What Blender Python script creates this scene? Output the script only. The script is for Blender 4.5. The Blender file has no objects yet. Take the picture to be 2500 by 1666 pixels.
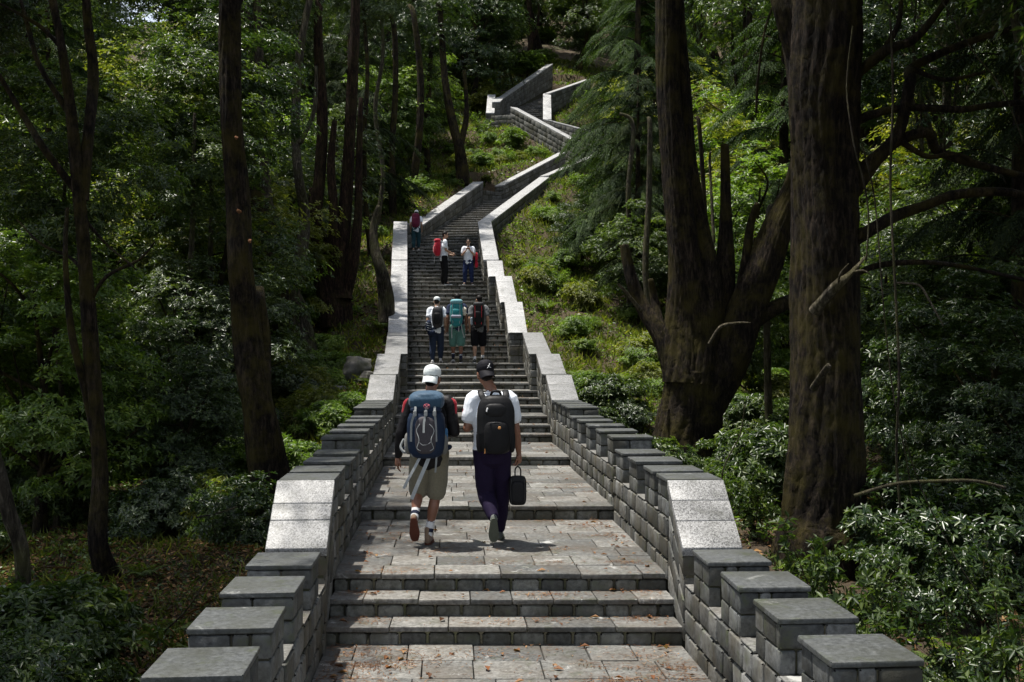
import bpy, math, random
import numpy as np
from mathutils import Vector, Matrix, Quaternion

# ------------------------------------------------------------------ camera, world, sun, exposure
SC = bpy.context.scene
COL = SC.collection
CZ = 2.4                      # height of the lens above the lowest landing
cam_d = bpy.data.cameras.new("camera")
cam = bpy.data.objects.new("camera", cam_d); COL.objects.link(cam)
cam.location = (0, 0, CZ); cam.rotation_euler = (math.radians(90), 0, 0)
cam_d.sensor_width = 36; cam_d.lens = 36 * 2500 / 2353
cam_d.shift_y = 26 / 2353
cam_d.clip_start = 0.1; cam_d.clip_end = 2000
SC.camera = cam

SUN_EL, SUN_AZ = 75.0, -78.0      # azimuth measured from +Y (ahead), negative = to the left
sd = Vector((math.sin(math.radians(SUN_AZ)) * math.cos(math.radians(SUN_EL)),
             math.cos(math.radians(SUN_AZ)) * math.cos(math.radians(SUN_EL)), math.sin(math.radians(SUN_EL))))
W = bpy.data.worlds.new("World"); SC.world = W; W.use_nodes = True
nt = W.node_tree
bg = nt.nodes["Background"]; sky = nt.nodes.new("ShaderNodeTexSky"); sky.sky_type = 'NISHITA'
sky.sun_disc = False; sky.sun_elevation = math.radians(SUN_EL); sky.sun_rotation = math.radians(SUN_AZ)
hs = nt.nodes.new('ShaderNodeHueSaturation'); hs.inputs['Saturation'].default_value = .45; nt.links.new(sky.outputs[0], hs.inputs['Color']); nt.links.new(hs.outputs[0], bg.inputs[0]); bg.inputs[1].default_value = 0.11
sl = bpy.data.lights.new("sun", 'SUN'); sl.energy = 3.9; sl.angle = math.radians(0.9); sl.color = (1, 0.955, 0.88)
so = bpy.data.objects.new("sun", sl); COL.objects.link(so); so.rotation_euler = sd.to_track_quat('Z', 'Y').to_euler()
so.location = (0, 0, 60)
SC.view_settings.view_transform = 'Standard'; SC.view_settings.look = 'None'
SC.view_settings.exposure = 1.0; SC.view_settings.gamma = 1.0
SC.render.engine = 'CYCLES'
cy = SC.cycles
cy.use_denoising = True
try: cy.denoiser = 'OPENIMAGEDENOISE'
except Exception: pass
cy.max_bounces = 7; cy.diffuse_bounces = 3; cy.glossy_bounces = 2; cy.transmission_bounces = 4; cy.transparent_max_bounces = 4
cy.sample_clamp_indirect = 4.0
cy.use_adaptive_sampling = True; cy.adaptive_threshold = 0.02

rng = np.random.default_rng(7)
R = random.Random(11)

# ------------------------------------------------------------------ materials
def new_mat(name):
    m = bpy.data.materials.new(name); m.use_nodes = True
    n = m.node_tree; b = n.nodes["Principled BSDF"]
    return m, n, b
def N(n, t, **kw):
    x = n.nodes.new(t)
    for k, v in kw.items():
        if k in ('operation', 'blend_type', 'data_type', 'feature', 'noise_dimensions', 'distance'): setattr(x, k, v)
        else: x.inputs[k].default_value = v
    return x
def ramp(n, src, stops):
    r = n.nodes.new("ShaderNodeValToRGB"); e = r.color_ramp.elements
    while len(e) > 1: e.remove(e[-1])
    e[0].position = stops[0][0]; e[0].color = (*stops[0][1], 1)
    for p, c in stops[1:]:
        q = e.new(p); q.color = (*c, 1)
    n.links.new(src, r.inputs[0]); return r.outputs[0]
def mixc(n, fac, a, b, mode='MIX'):
    m = n.nodes.new("ShaderNodeMix"); m.data_type = 'RGBA'; m.blend_type = mode
    for i, v in ((0, fac), (6, a), (7, b)):
        if hasattr(v, 'links') or isinstance(v, bpy.types.NodeSocket): n.links.new(v, m.inputs[i])
        elif i == 0: m.inputs[0].default_value = v
        else: m.inputs[i].default_value = (*v, 1)
    return m.outputs[2]
def noise(n, scale, detail=4, rough=.6, vec=None, dist=0):
    x = n.nodes.new("ShaderNodeTexNoise"); x.inputs['Scale'].default_value = scale
    x.inputs['Detail'].default_value = detail; x.inputs['Roughness'].default_value = rough
    x.inputs['Distortion'].default_value = dist
    if vec is None: vec = geo_pos(n)
    n.links.new(vec, x.inputs['Vector']); return x.outputs['Fac']
def geo_pos(n):
    for x in n.nodes:
        if x.bl_idname == "ShaderNodeTexCoord": return x.outputs['Object']
    return n.nodes.new("ShaderNodeTexCoord").outputs['Object']
def island(n):
    return n.nodes.new("ShaderNodeNewGeometry").outputs['Random Per Island']
def bump(n, b, h, strength=.4, dist=.01):
    x = n.nodes.new("ShaderNodeBump"); x.inputs['Strength'].default_value = strength; x.inputs['Distance'].default_value = dist
    n.links.new(h, x.inputs['Height']); n.links.new(x.outputs[0], b.inputs['Normal'])

def stone_mat(name, c0, c1, stain, stain_amt, rough=.7, white=0.0, fine=35, moss=0.25):
    m, n, b = new_mat(name)
    base = ramp(n, island(n), [(0, c0), (.45, tuple((a*.55 + d*.45) for a, d in zip(c0, c1))), (.8, tuple(a*.2+d*.8 for a, d in zip(c0, c1))), (1, c1)])
    f = noise(n, fine, 5, .7)
    var = ramp(n, f, [(.3, (.4, .4, .4)), (.5, (.95, .95, .95)), (.7, (1.55, 1.55, 1.55))])
    c = mixc(n, 1.0, base, var, 'MULTIPLY')
    f2 = ramp(n, noise(n, 2.3, 6, .65), [(.42, (0, 0, 0)), (.66, (stain_amt,)*3)])
    c = mixc(n, f2, c, stain)
    mo = ramp(n, noise(n, 5.5, 7, .75), [(.54, (0, 0, 0)), (.66, (moss,)*3)])
    c = mixc(n, mo, c, (.045, .055, .018))
    if white > 0:
        f3 = ramp(n, noise(n, 4.1, 8, .75, dist=.6), [(.6, (0, 0, 0)), (.66, (white,)*3)])
        c = mixc(n, f3, c, (.5, .5, .48))
    n.links.new(c, b.inputs['Base Color'])
    b.inputs['Roughness'].default_value = rough
    b.inputs['Specular IOR Level'].default_value = .3
    bump(n, b, noise(n, fine*.6, 6, .7), .55, .012)
    return m
M = {}
M['wall'] = stone_mat('wall_stone', (.035, .037, .035), (.20, .20, .19), (.07, .058, .034), .8, moss=.75, fine=22)
M['riser'] = stone_mat('riser_stone', (.06, .061, .057), (.21, .21, .19), (.045, .042, .02), .65, moss=.6, fine=22)
M['tread'] = stone_mat('tread_stone', (.07, .073, .072), (.205, .20, .185), (.085, .068, .05), .6, white=.6, fine=26, moss=.45)
M['cap'] = stone_mat('cap_slate', (.045, .049, .051), (.095, .10, .10), (.04, .042, .03), .7, rough=.62, fine=30, moss=.5, white=.22)
M['merlon'] = stone_mat('merlon_stone', (.03, .033, .034), (.17, .175, .172), (.05, .046, .03), .75, moss=.75, fine=22)
M['farwall'] = stone_mat('far_wall_stone', (.075, .075, .07), (.17, .17, .16), (.055, .052, .03), .7, moss=.4, fine=14)
def mortar_mat():
    m, n, b = new_mat('mossy_mortar')
    c = ramp(n, noise(n, 3, 6, .7), [(.3, (.018, .017, .010)), (.48, (.045, .042, .026)), (.62, (.04, .044, .018))])
    n.links.new(c, b.inputs['Base Color']); b.inputs['Roughness'].default_value = .95
    bump(n, b, noise(n, 60, 4), .6, .01); return m
M['mortar'] = mortar_mat()
def granite_mat(name, lo, hi):
    m, n, b = new_mat(name)
    v = n.nodes.new("ShaderNodeTexVoronoi"); v.inputs['Scale'].default_value = 105
    n.links.new(geo_pos(n), v.inputs['Vector'])
    sp = ramp(n, v.outputs['Color'], [(.15, (lo*.45,)*3), (.4, (lo, lo, lo*1.02)), (.75, (hi, hi, hi*1.01)), (1, (hi*1.25,)*3)])
    tint = ramp(n, island(n), [(0, (.66, .67, .68)), (1, (1.1, 1.09, 1.05))])
    c = mixc(n, 1.0, sp, tint, 'MULTIPLY')
    f2 = ramp(n, noise(n, 3, 6, .7), [(.5, (0, 0, 0)), (.75, (.45,)*3)])
    c = mixc(n, f2, c, (.10, .10, .085)); st = ramp(n, noise(n, 9, 7, .75), [(.52, (0, 0, 0)), (.6, (.35,)*3)]); c = mixc(n, st, c, (.06, .062, .045))
    n.links.new(c, b.inputs['Base Color']); b.inputs['Roughness'].default_value = .5
    bump(n, b, v.outputs['Distance'], .25, .004); return m
M['granite'] = granite_mat('granite', .19, .31)
M['coping'] = granite_mat('sunlit_tone_coping', .36, .48)  # granite lightened for the upper slabs: sunlight put into the colour

def bark_mat(name, c0, c1, moss, moss_amt, scale=20):
    m, n, b = new_mat(name)
    mp = n.nodes.new("ShaderNodeMapping"); mp.inputs['Scale'].default_value = (1, 1, .22)
    n.links.new(geo_pos(n), mp.inputs[0])
    f = noise(n, scale, 8, .75, mp.outputs[0], .5)
    c = ramp(n, f, [(.42, c0), (.53, tuple((a+b_)/2.8 for a, b_ in zip(c0, c1))), (.62, c1)])
    big = ramp(n, noise(n, 1.7, 4), [(.3, (.6, .6, .6)), (.7, (1.25, 1.2, 1.1))]); c = mixc(n, 1.0, c, big, 'MULTIPLY')
    mo = ramp(n, noise(n, 2.2, 6, .7), [(.45, (0, 0, 0)), (.62, (moss_amt,)*3)])
    c = mixc(n, mo, c, moss)
    n.links.new(c, b.inputs['Base Color']); b.inputs['Roughness'].default_value = .95
    b.inputs['Specular IOR Level'].default_value = .15
    bump(n, b, f, 1.0, .06); return m
M['bark_dark'] = bark_mat('dark_mossy_bark', (.005, .004, .003), (.05, .038, .029), (.06, .05, .010), .6)
M['bark_red'] = bark_mat('red_brown_bark', (.009, .006, .0045), (.065, .038, .027), (.05, .045, .012), .35)
M['bark_pale'] = bark_mat('pale_bark', (.02, .017, .013), (.13, .115, .09), (.07, .075, .02), .5)
M['deadwood'] = bark_mat('dead_wood', (.12, .105, .085), (.34, .3, .25), (.1, .09, .04), .3)
M['cutwood'] = bark_mat('cut_wood', (.25, .12, .06), (.42, .22, .12), (.2, .1, .05), .2)

def leaf_mat(name, dark, mid, light, rough=.36, trans=.3, spec=.5, patch=1.3):
    m, n, b = new_mat(name)
    c = ramp(n, island(n), [(0, dark), (.55, mid), (.93, light), (1, tuple(min(1, x*1.25) for x in light))])
    pv = ramp(n, noise(n, patch, 3, .5), [(.3, (.6, .66, .7)), (.5, (1, 1, 1)), (.72, (1.5, 1.35, .95))])
    c = mixc(n, 1.0, c, pv, 'MULTIPLY')
    n.links.new(c, b.inputs['Base Color']); b.inputs['Roughness'].default_value = rough
    b.inputs['Specular IOR Level'].default_value = spec
    t = n.nodes.new("ShaderNodeBsdfTranslucent")
    tc = mixc(n, 1.0, c, (1.5, 1.7, .5), 'MULTIPLY'); n.links.new(tc, t.inputs['Color'])
    mx = n.nodes.new("ShaderNodeMixShader"); mx.inputs[0].default_value = trans
    n.links.new(b.outputs[0], mx.inputs[1]); n.links.new(t.outputs[0], mx.inputs[2])
    n.links.new(mx.outputs[0], n.nodes["Material Output"].inputs[0]); return m
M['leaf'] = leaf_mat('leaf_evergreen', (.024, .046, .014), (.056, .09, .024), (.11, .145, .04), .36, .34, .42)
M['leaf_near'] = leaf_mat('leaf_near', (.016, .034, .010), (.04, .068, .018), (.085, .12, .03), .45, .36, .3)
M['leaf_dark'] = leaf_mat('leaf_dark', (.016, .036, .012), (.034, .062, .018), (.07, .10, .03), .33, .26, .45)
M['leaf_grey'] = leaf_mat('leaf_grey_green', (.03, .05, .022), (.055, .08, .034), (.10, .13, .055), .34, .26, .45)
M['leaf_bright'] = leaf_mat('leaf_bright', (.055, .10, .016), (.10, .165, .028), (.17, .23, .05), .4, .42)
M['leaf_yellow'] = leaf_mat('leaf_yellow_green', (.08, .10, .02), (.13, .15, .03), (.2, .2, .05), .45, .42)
M['needle'] = leaf_mat('conifer_needles', (.016, .034, .012), (.032, .058, .018), (.055, .085, .028), .65, .25, .15)
M['needle_dark'] = leaf_mat('dark_conifer_needles', (.012, .022, .010), (.022, .036, .016), (.04, .055, .02), .7, .15, .1)
M['grass'] = leaf_mat('grass', (.06, .085, .014), (.12, .15, .028), (.19, .20, .055), .6, .35, .2, .5)
M['fern'] = leaf_mat('fern_green', (.05, .085, .015), (.09, .13, .025), (.13, .17, .04), .5, .4, .3)
M['litter'] = leaf_mat('dead_leaves', (.05, .028, .012), (.13, .07, .03), (.25, .15, .07), .7, .05, .15)
M['orange_leaf'] = leaf_mat('fallen_leaf', (.07, .03, .012), (.15, .06, .025), (.26, .15, .07), .6, .1, .2)

def ground_mat():
    m, n, b = new_mat('forest_soil')
    c = ramp(n, noise(n, 1.1, 8, .7), [(.3, (.035, .024, .014)), (.5, (.06, .042, .022)), (.62, (.05, .055, .018)), (.8, (.035, .05, .014))])
    f = ramp(n, noise(n, 14, 6, .8), [(.3, (.5, .5, .5)), (.7, (1.5, 1.4, 1.3))])
    c = mixc(n, 1.0, c, f, 'MULTIPLY')
    n.links.new(c, b.inputs['Base Color']); b.inputs['Roughness'].default_value = 1
    bump(n, b, noise(n, 9, 8, .75), .9, .08); return m
M['soil'] = ground_mat()
def plain(name, col, rough=.7, spec=.3, var=.25, scale=30, bumpd=.004, metal=0, sheen=0):
    m, n, b = new_mat(name)
    f = ramp(n, noise(n, scale, 5, .6), [(.3, tuple(x*(1-var) for x in col)), (.7, tuple(min(1, x*(1+var)) for x in col))])
    n.links.new(f, b.inputs['Base Color']); b.inputs['Roughness'].default_value = rough
    b.inputs['Specular IOR Level'].default_value = spec; b.inputs['Metallic'].default_value = metal
    if sheen: b.inputs['Sheen Weight'].default_value = sheen
    if bumpd: bump(n, b, noise(n, scale*1.5, 4), .5, bumpd)
    return m

# ------------------------------------------------------------------ object helpers
def tag(o, label=None, cat=None, group=None, kind=None):
    if label: o['label'] = label
    if cat: o['category'] = cat
    if group: o['group'] = group
    if kind: o['kind'] = kind
    return o
def empty(name, loc=(0, 0, 0), rz=0, label=None, cat=None, group=None, kind=None):
    o = bpy.data.objects.new(name, None); COL.objects.link(o)
    o.location = loc; o.rotation_euler = (0, 0, rz); o.empty_display_size = .1
    return tag(o, label, cat, group, kind)
def np_mesh(name, V, F):
    """V (n,3); F list of index arrays, each (m,k)"""
    me = bpy.data.meshes.new(name)
    V = np.asarray(V, dtype=np.float32); F = [np.asarray(f, dtype=np.int32) for f in F if len(f)]
    me.vertices.add(len(V)); me.vertices.foreach_set('co', V.ravel())
    nl = sum(f.size for f in F); npoly = sum(len(f) for f in F)
    me.loops.add(nl); me.polygons.add(npoly)
    me.loops.foreach_set('vertex_index', np.concatenate([f.ravel() for f in F]))
    ls = []; s = 0
    for f in F:
        k = f.shape[1]; ls.append(s + np.arange(len(f)) * k); s += f.size
    me.polygons.foreach_set('loop_start', np.concatenate(ls).astype(np.int32))
    me.update(calc_edges=True); me.validate()
    return me
def link(name, me, mat=None, parent=None, smooth=False, loc=None):
    o = bpy.data.objects.new(name, me); COL.objects.link(o)
    if mat is not None and not me.materials: me.materials.append(mat)
    if smooth:
        me.polygons.foreach_set('use_smooth', np.ones(len(me.polygons), dtype=bool))
    if parent is not None: o.parent = parent
    if loc is not None: o.location = loc
    return o
def copy_tree(o, parent=None):
    c = o.copy(); COL.objects.link(c); c.parent = parent
    for ch in list(o.children):
        copy_tree(ch, c)
    return c

# chamfered hexahedra: corners 0-3 bottom ring, 4-7 top ring
_HF = [(0, 3, 2, 1), (4, 5, 6, 7), (0, 1, 5, 4), (1, 2, 6, 5), (2, 3, 7, 6), (3, 0, 4, 7)]
_idx = {}
_src = []
for fi, f in enumerate(_HF):
    for j, v in enumerate(f):
        _idx[(fi, v)] = len(_src); _src.append((v, f[j-1], f[(j+1) % 4]))
_Q = [[_idx[(fi, v)] for v in f] for fi, f in enumerate(_HF)]
_T = []
_edges = {}
for fi, f in enumerate(_HF):
    for j in range(4):
        a, b_ = f[j], f[(j+1) % 4]
        _edges.setdefault(frozenset((a, b_)), []).append((fi, a, b_))
for e, l in _edges.items():
    (f1, a, b_), (f2, c, d) = l
    _Q.append([_idx[(f1, b_)], _idx[(f1, a)], _idx[(f2, a)], _idx[(f2, b_)]])
for v in range(8):
    fs = [fi for fi, f in enumerate(_HF) if v in f]
    nx = {fi: _HF[fi][(_HF[fi].index(v)+1) % 4] for fi in fs}; pv = {fi: _HF[fi][_HF[fi].index(v)-1] for fi in fs}
    o = [fs[0]]
    while len(o) < 3:
        o.append([g for g in fs if g not in o and pv[g] == nx[o[-1]]][0] if [g for g in fs if g not in o and pv[g] == nx[o[-1]]] else [g for g in fs if g not in o][0])
    _T.append([_idx[(g, v)] for g in o])
_Q = np.array(_Q); _T = np.array(_T); _SRC = np.array(_src)
class Stones:
    def __init__(s): s.c = []; s.b = []
    def add(s, corners, bev=.008): s.c.append(corners); s.b.append(bev)
    def box(s, o, ax, ay, az, bev=.008):
        """o: corner; ax, ay, az: edge vectors"""
        o, ax, ay, az = map(np.asarray, (o, ax, ay, az))
        s.add([o, o+ax, o+ax+ay, o+ay, o+az, o+ax+az, o+ax+ay+az, o+ay+az], bev)
    def mesh(s, name):
        C = np.array(s.c, dtype=float); B = np.array(s.b)[:, None, None]
        P = C[:, _SRC[:, 0]]; A = C[:, _SRC[:, 1]]-P; D = C[:, _SRC[:, 2]]-P
        A /= np.linalg.norm(A, axis=2, keepdims=True)+1e-9; D /= np.linalg.norm(D, axis=2, keepdims=True)+1e-9
        V = P + (A+D)*B
        V = V+rng.uniform(-1, 1, V.shape)*np.minimum(B[..., None][:, :, 0]*.28, .003)
        n = len(C); off = (np.arange(n)*24)[:, None, None]
        me = np_mesh(name, V.reshape(-1, 3), [(_Q[None]+off).reshape(-1, 4), (_T[None]+off).reshape(-1, 3)])
        return me
    def build(s, name, mat, parent=None):
        return link(name, s.mesh(name), mat, parent)

class Tubes:
    """tapering tubes along polylines, one mesh"""
    def __init__(s): s.V = []; s.F = []; s.T = []; s.n = 0
    def add(s, pts, rad, seg=8, wob=.0, sub=0, cap=True, rough=0.):
        pts = [np.array(p, float) for p in pts]; rad = list(rad)
        if sub:
            P = []; Q = []
            n = len(pts)
            for i in range(n-1):
                p0 = pts[max(i-1, 0)]; p1 = pts[i]; p2 = pts[i+1]; p3 = pts[min(i+2, n-1)]
                for k in range(sub):
                    t = k/sub
                    P.append(.5*((2*p1)+(-p0+p2)*t+(2*p0-5*p1+4*p2-p3)*t*t+(-p0+3*p1-3*p2+p3)*t**3)); Q.append(rad[i]*(1-t)+rad[i+1]*t)
            P.append(pts[-1]); Q.append(rad[-1]); pts, rad = P, Q
        n = len(pts); pts = np.array(pts)
        T = np.gradient(pts, axis=0); T /= np.linalg.norm(T, axis=1, keepdims=True)+1e-9
        ref = np.array([0, 1, 0.]) if abs(T[0][1]) < .9 else np.array([1., 0, 0])
        a = np.linspace(0, 2*math.pi, seg, endpoint=False)
        ph = rng.random(4)*6.28
        base = s.n
        u = None
        for i in range(n):
            if u is None: u = np.cross(T[i], ref)
            u = u-T[i]*np.dot(u, T[i]); u /= np.linalg.norm(u)+1e-9
            v = np.cross(T[i], u)
            w_ = i*min(1, 3/max(sub, 1)); r = rad[i]*(1+wob*(np.sin(3*a+ph[0]+w_*.35)*.5+np.sin(5*a+ph[1]-w_*.5)*.35+np.sin(2*a+ph[2]+w_*.9)*.5))
            if rough:
                zc_ = pts[i][2]; q_ = np.abs(np.sin(a*(11 if seg > 50 else 6)+1.8*np.sin(zc_*1.1+a*2)+ph[3]+.4*np.sin(zc_*5)))*.75+.4*np.sin(a*3+zc_*1.3+ph[0])+.25*np.sin(zc_*2.3+a*2+ph[1])+.45*rng.random(seg)-.5
                r = r+q_*rough*rad[i]
            s.V.append(pts[i]+np.outer(np.cos(a)*r, u)+np.outer(np.sin(a)*r, v))
        s.V.append(pts[-1:]+T[-1]*rad[-1]*.3)
        i, j = np.meshgrid(np.arange(n-1), np.arange(seg), indexing='ij')
        j2 = (j+1) % seg
        s.F.append(np.stack([base+i*seg+j, base+i*seg+j2, base+(i+1)*seg+j2, base+(i+1)*seg+j], -1).reshape(-1, 4))
        jj = np.arange(seg)
        s.T.append(np.stack([base+(n-1)*seg+jj, base+(n-1)*seg+(jj+1) % seg, np.full(seg, base+n*seg)], -1))
        s.n += n*seg+1
    def mesh(s, name): return np_mesh(name, np.concatenate(s.V), [np.concatenate(s.F), np.concatenate(s.T)])
    def build(s, name, mat, parent=None, smooth=True): return link(name, s.mesh(name), mat, parent, smooth)

def unit(a): return a/(np.linalg.norm(a, axis=-1, keepdims=True)+1e-9)
def leaf_mesh(name, P, D, Nn, L, Wd, fold=.25, droop=.18):
    """P base points, D directions, Nn normals, L lengths, Wd widths -> pointed folded leaves"""
    n = len(P); D = unit(D); S = unit(np.cross(D, Nn)); Nn = np.cross(S, D)
    L = np.broadcast_to(L, (n,))[:, None]; Wd = np.broadcast_to(Wd, (n,))[:, None]
    V = np.empty((n, 4, 3))
    V[:, 0] = P
    V[:, 1] = P+D*L*.45+S*Wd*.5+Nn*Wd*fold
    V[:, 2] = P+D*L-Nn*L*droop
    V[:, 3] = P+D*L*.45-S*Wd*.5+Nn*Wd*fold
    o = (np.arange(n)*4)[:, None]
    F = np.concatenate([o+np.array([0, 1, 2]), o+np.array([0, 2, 3])])
    return np_mesh(name, V.reshape(-1, 3), [F])
def rdir(n, g=None):
    g = g or rng
    return unit(g.normal(size=(n, 3)))
def whorls(name, tips, axis, k, L, Wd, spread=.9, jit=.35, g=None, lvar=.35, **kw):
    """k leaves round the axis at every twig tip"""
    g = g or rng
    n = len(tips); axis = unit(axis)
    a = g.random((n, 1))*6.28+np.arange(k)[None]*(6.2832/k*1.03)+g.normal(size=(n, k))*.25
    ref = rdir(n, g); u = unit(np.cross(axis, ref)); v = np.cross(axis, u)
    rad = u[:, None]*np.cos(a)[..., None]+v[:, None]*np.sin(a)[..., None]
    el = (g.random((n, k))*spread-.15)[..., None]
    D = unit(rad+axis[:, None]*el+g.normal(size=(n, k, 3))*jit*.4)
    Nn = unit(axis[:, None]*1.0-rad*el*.6+g.normal(size=(n, k, 3))*jit)
    P = np.repeat(tips[:, None], k, 1)+rad*L*.06
    LL = L*(1-lvar/2+g.random((n, k))*lvar)
    return leaf_mesh(name, P.reshape(-1, 3), D.reshape(-1, 3), Nn.reshape(-1, 3), LL.ravel(), (LL*Wd/L).ravel(), **kw)

# ------------------------------------------------------------------ staircase stations (X left, X right, distance, height above the lens)
def xl0(d): return -1.513-.0604*(d-8.87)
def xr0(d): return 1.387-.0604*(d-8.87)
NOS = []   # (L(x,y), R(x,y), z)
def nos(d, z, l=None, r=None, dl=0., dr=0.):
    NOS.append((((xl0(d) if l is None else l), d+dl), ((xr0(d) if r is None else r), d+dr), z+CZ))
nos(2.0, -2.38)
for d, z in ((8.87, -2.23), (9.20, -2.08), (9.52, -1.93), (12.56, -1.77), (17.0, -1.63), (19.8, -1.49), (20.2, -1.35), (20.7, -1.21),
             (21.9, -1.08), (22.45, -.945), (23.0, -.81)): nos(d, z)
lx = lambda d: -.0966*d
for i, (d, r) in enumerate(((23.9, .385), (24.9, .36), (25.9, .33), (26.9, .298))): nos(d, -.675+.135*i, lx(d), r)
z = -.27
for i in range(6): z += .15; d = 28.0+.37*i; nos(d, z, lx(d), -.09-.05*(d-28))
for i in range(6): z += .15; d = 30.9+.34*i; nos(d, z, lx(d), -.34-.08*(d-30.9))
for i in range(4): z += .15; d = 33.4+.33*i; nos(d, z, lx(d), -.72-.06*(d-33.4))
for i in range(11): z += .15; d = 34.9+.43*i; nos(d, z, lx(d), -.92-.065*(d-34.9))
for i in range(21):
    z += .155; t = (i+1)/21
    l = np.array([-3.75, 39.9])*(1-t)+np.array([-1.33, 50.2])*t; r = np.array([-1.25, 39.7])*(1-t)+np.array([1.24, 50.0])*t
    NOS.append((tuple(l), tuple(r), z+CZ))
for i in range(15):
    z += .155; t = (i+1)/15
    l = np.array([-.4, 51.2])*(1-t)+np.array([2.75, 55.6])*t; r = np.array([1.35, 50.3])*(1-t)+np.array([4.1, 54.2])*t
    NOS.append((tuple(l), tuple(r), z+CZ))
zB = z
nC = 15
STC = []
for i in range(nC):
    z += .19; t = (i+1)/nC
    l = np.array([3.6, 56.6])*(1-t)+np.array([.35, 61.6])*t; r = np.array([5.0, 58.6])*(1-t)+np.array([1.9, 62.6])*t
    STC.append((tuple(l), tuple(r), z+CZ))
zC = z
nD = 26
for i in range(nD):
    z += .19; t = (i+1)/nD
    if t < .45:
        s = t/.45; l = np.array([-.7, 62.6])*(1-s)+np.array([-.45, 65.6])*s; r = np.array([1.75, 62.4])*(1-s)+np.array([1.87, 65.2])*s
    else:
        s = (t-.45)/.55; l = np.array([-.45, 65.6])*(1-s)+np.array([2.6, 72.0])*s; r = np.array([1.87, 65.2])*(1-s)+np.array([4.6, 70.6])*s
    STC.append((tuple(l), tuple(r), z+CZ))
zD = z

def V3(p, z): return np.array([p[0], p[1], z], float)
def floor_at(y):
    zz = NOS[0][2]
    for l, r, z_ in NOS:
        if (l[1]+r[1])/2 <= y: zz = z_
    return zz

stair = empty('stone_staircase', (0, 5, 0), label='long grey stone staircase of slab treads climbing the wooded hill between two stone walls', cat='staircase', kind='thing')
stair.location = (0, 0, 0)
def build_steps(ST, parent, ext_last):
    for k in range(len(ST)):
        l, r, z1 = ST[k]
        if k+1 < len(ST): l2, r2, z2 = ST[k+1]
        else: l2, r2 = ext_last; z2 = z1
        zprev = ST[k-1][2] if k else z1-.3
        near = l[1] < 20
        L0, R0, L1, R1 = V3(l, z1), V3(r, z1), V3(l2, z1), V3(r2, z1)
        if (L1-L0)[1] < 0 or np.linalg.norm(L1-L0) > 4 and not near: L1 = L0+np.array([.3, 1.2, 0])
        wl = .0
        L0 = L0-[.02, 0, 0]; R0 = R0+[.02, 0, 0]
        fr = unit((L0+R0)/2-(L1+R1)/2)     # towards the walker below
        up = np.array([0, 0, 1.])
        S = Stones(); depth = np.linalg.norm((L0+R0)/2-(L1+R1)/2)
        rows = max(1, round(depth/.45)) if near or depth > .9 else 1
        rows = max(rows, 1)
        v0 = 0.
        first = min(.36, depth)/depth
        vs = [0.]+([first+(1-first)*(i)/(rows-1) for i in range(1, rows)] if rows > 1 else [])+[1.]
        if rows > 1: vs = sorted(set([0., first]+[first+(1-first)*i/(rows-1) for i in range(1, rows)]))
        wid = np.linalg.norm(R0-L0)
        for a, b_ in zip(vs[:-1], vs[1:]):
            step_w = R.uniform(.36, .62) if near else R.uniform(.42, .7)
            us = [0.]; u = -R.uniform(0, .3)
            while True:
                u += step_w*R.uniform(.75, 1.3)
                if u > wid-.15: break
                if u > .12: us.append(u/wid)
            us.append(1.)
            for ua, ub in zip(us[:-1], us[1:]):
                g = .004
                def pt(u_, v_): return (L0*(1-u_)+R0*u_)*(1-v_)+(L1*(1-u_)+R1*u_)*v_
                o = fr*(.035 if a == 0 else 0)
                dz = up*R.uniform(-.004, .004)
                sk = [R.uniform(-.012, .012)*(0 if a == 0 else 1) for _ in range(4)]
                sx = R.uniform(-.01, .01)
                p = [pt(ua+g/wid, a+g/depth)+o+fr*sk[0], pt(ub-g/wid, a+g/depth)+o+fr*sk[1], pt(ub-g/wid, b_-g/depth)+fr*0, pt(ua+g/wid, b_-g/depth)]
                if b_ >= 1: p[2] = p[2]-fr*.05; p[3] = p[3]-fr*.05
                th = up*.045
                S.add([p[0]-th+dz, p[1]-th+dz, p[2]-th+dz, p[3]-th+dz, p[0]+dz, p[1]+dz, p[2]+dz, p[3]+dz], .006 if near else .004)
        t = S.build('tread' if rows == 1 else 'landing', M['tread'], parent)
        # riser stones
        S = Stones(); u = -R.uniform(0, .2); us = [0.]
        while True:
            u += R.uniform(.2, .27)
            if u > wid-.08: break
            if u > .08: us.append(u/wid)
        us.append(1.)
        zb = max(zprev-.02, z1-.4)
        for ua, ub in zip(us[:-1], us[1:]):
            a0 = L0*(1-ua)+R0*ua; b0 = L0*(1-ub)+R0*ub
            a0[2] = b0[2] = z1-.049
            e = unit(b0-a0); gp = .009 if near else .011
            out = fr*R.uniform(.0, .018)
            q0, q1 = a0+e*gp+out, b0-e*gp+out
            dn = up*(z1-.049-zb)
            S.add([q0-dn, q1-dn, q1-dn-fr*.16, q0-dn-fr*.16, q0-up*.006, q1-up*.006, q1-fr*.16, q0-fr*.16], .016 if near else .02)
        rs = S.build('riser', M['riser'], t)
        # mortar bed under the step
        S = Stones()
        th = up*.046; dn = up*(.5)
        c = [L0-fr*.02, R0-fr*.02, R1-fr*.1, L1-fr*.1]
        S.add([x-dn for x in c]+[x-th for x in c], .001)
        S.build('mortar_bed', M['mortar'], t)
build_steps(NOS, stair, ((2.9, 56.9), (4.9, 55.8)))
up_stair = empty('stone_stairway', (0, 0, 0), label='upper run of grey stone steps high on the hill, turning back beyond the drooping conifer', cat='staircase', kind='thing')
build_steps(STC, up_stair, ((3.6, 74), (5.6, 73)))

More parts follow.
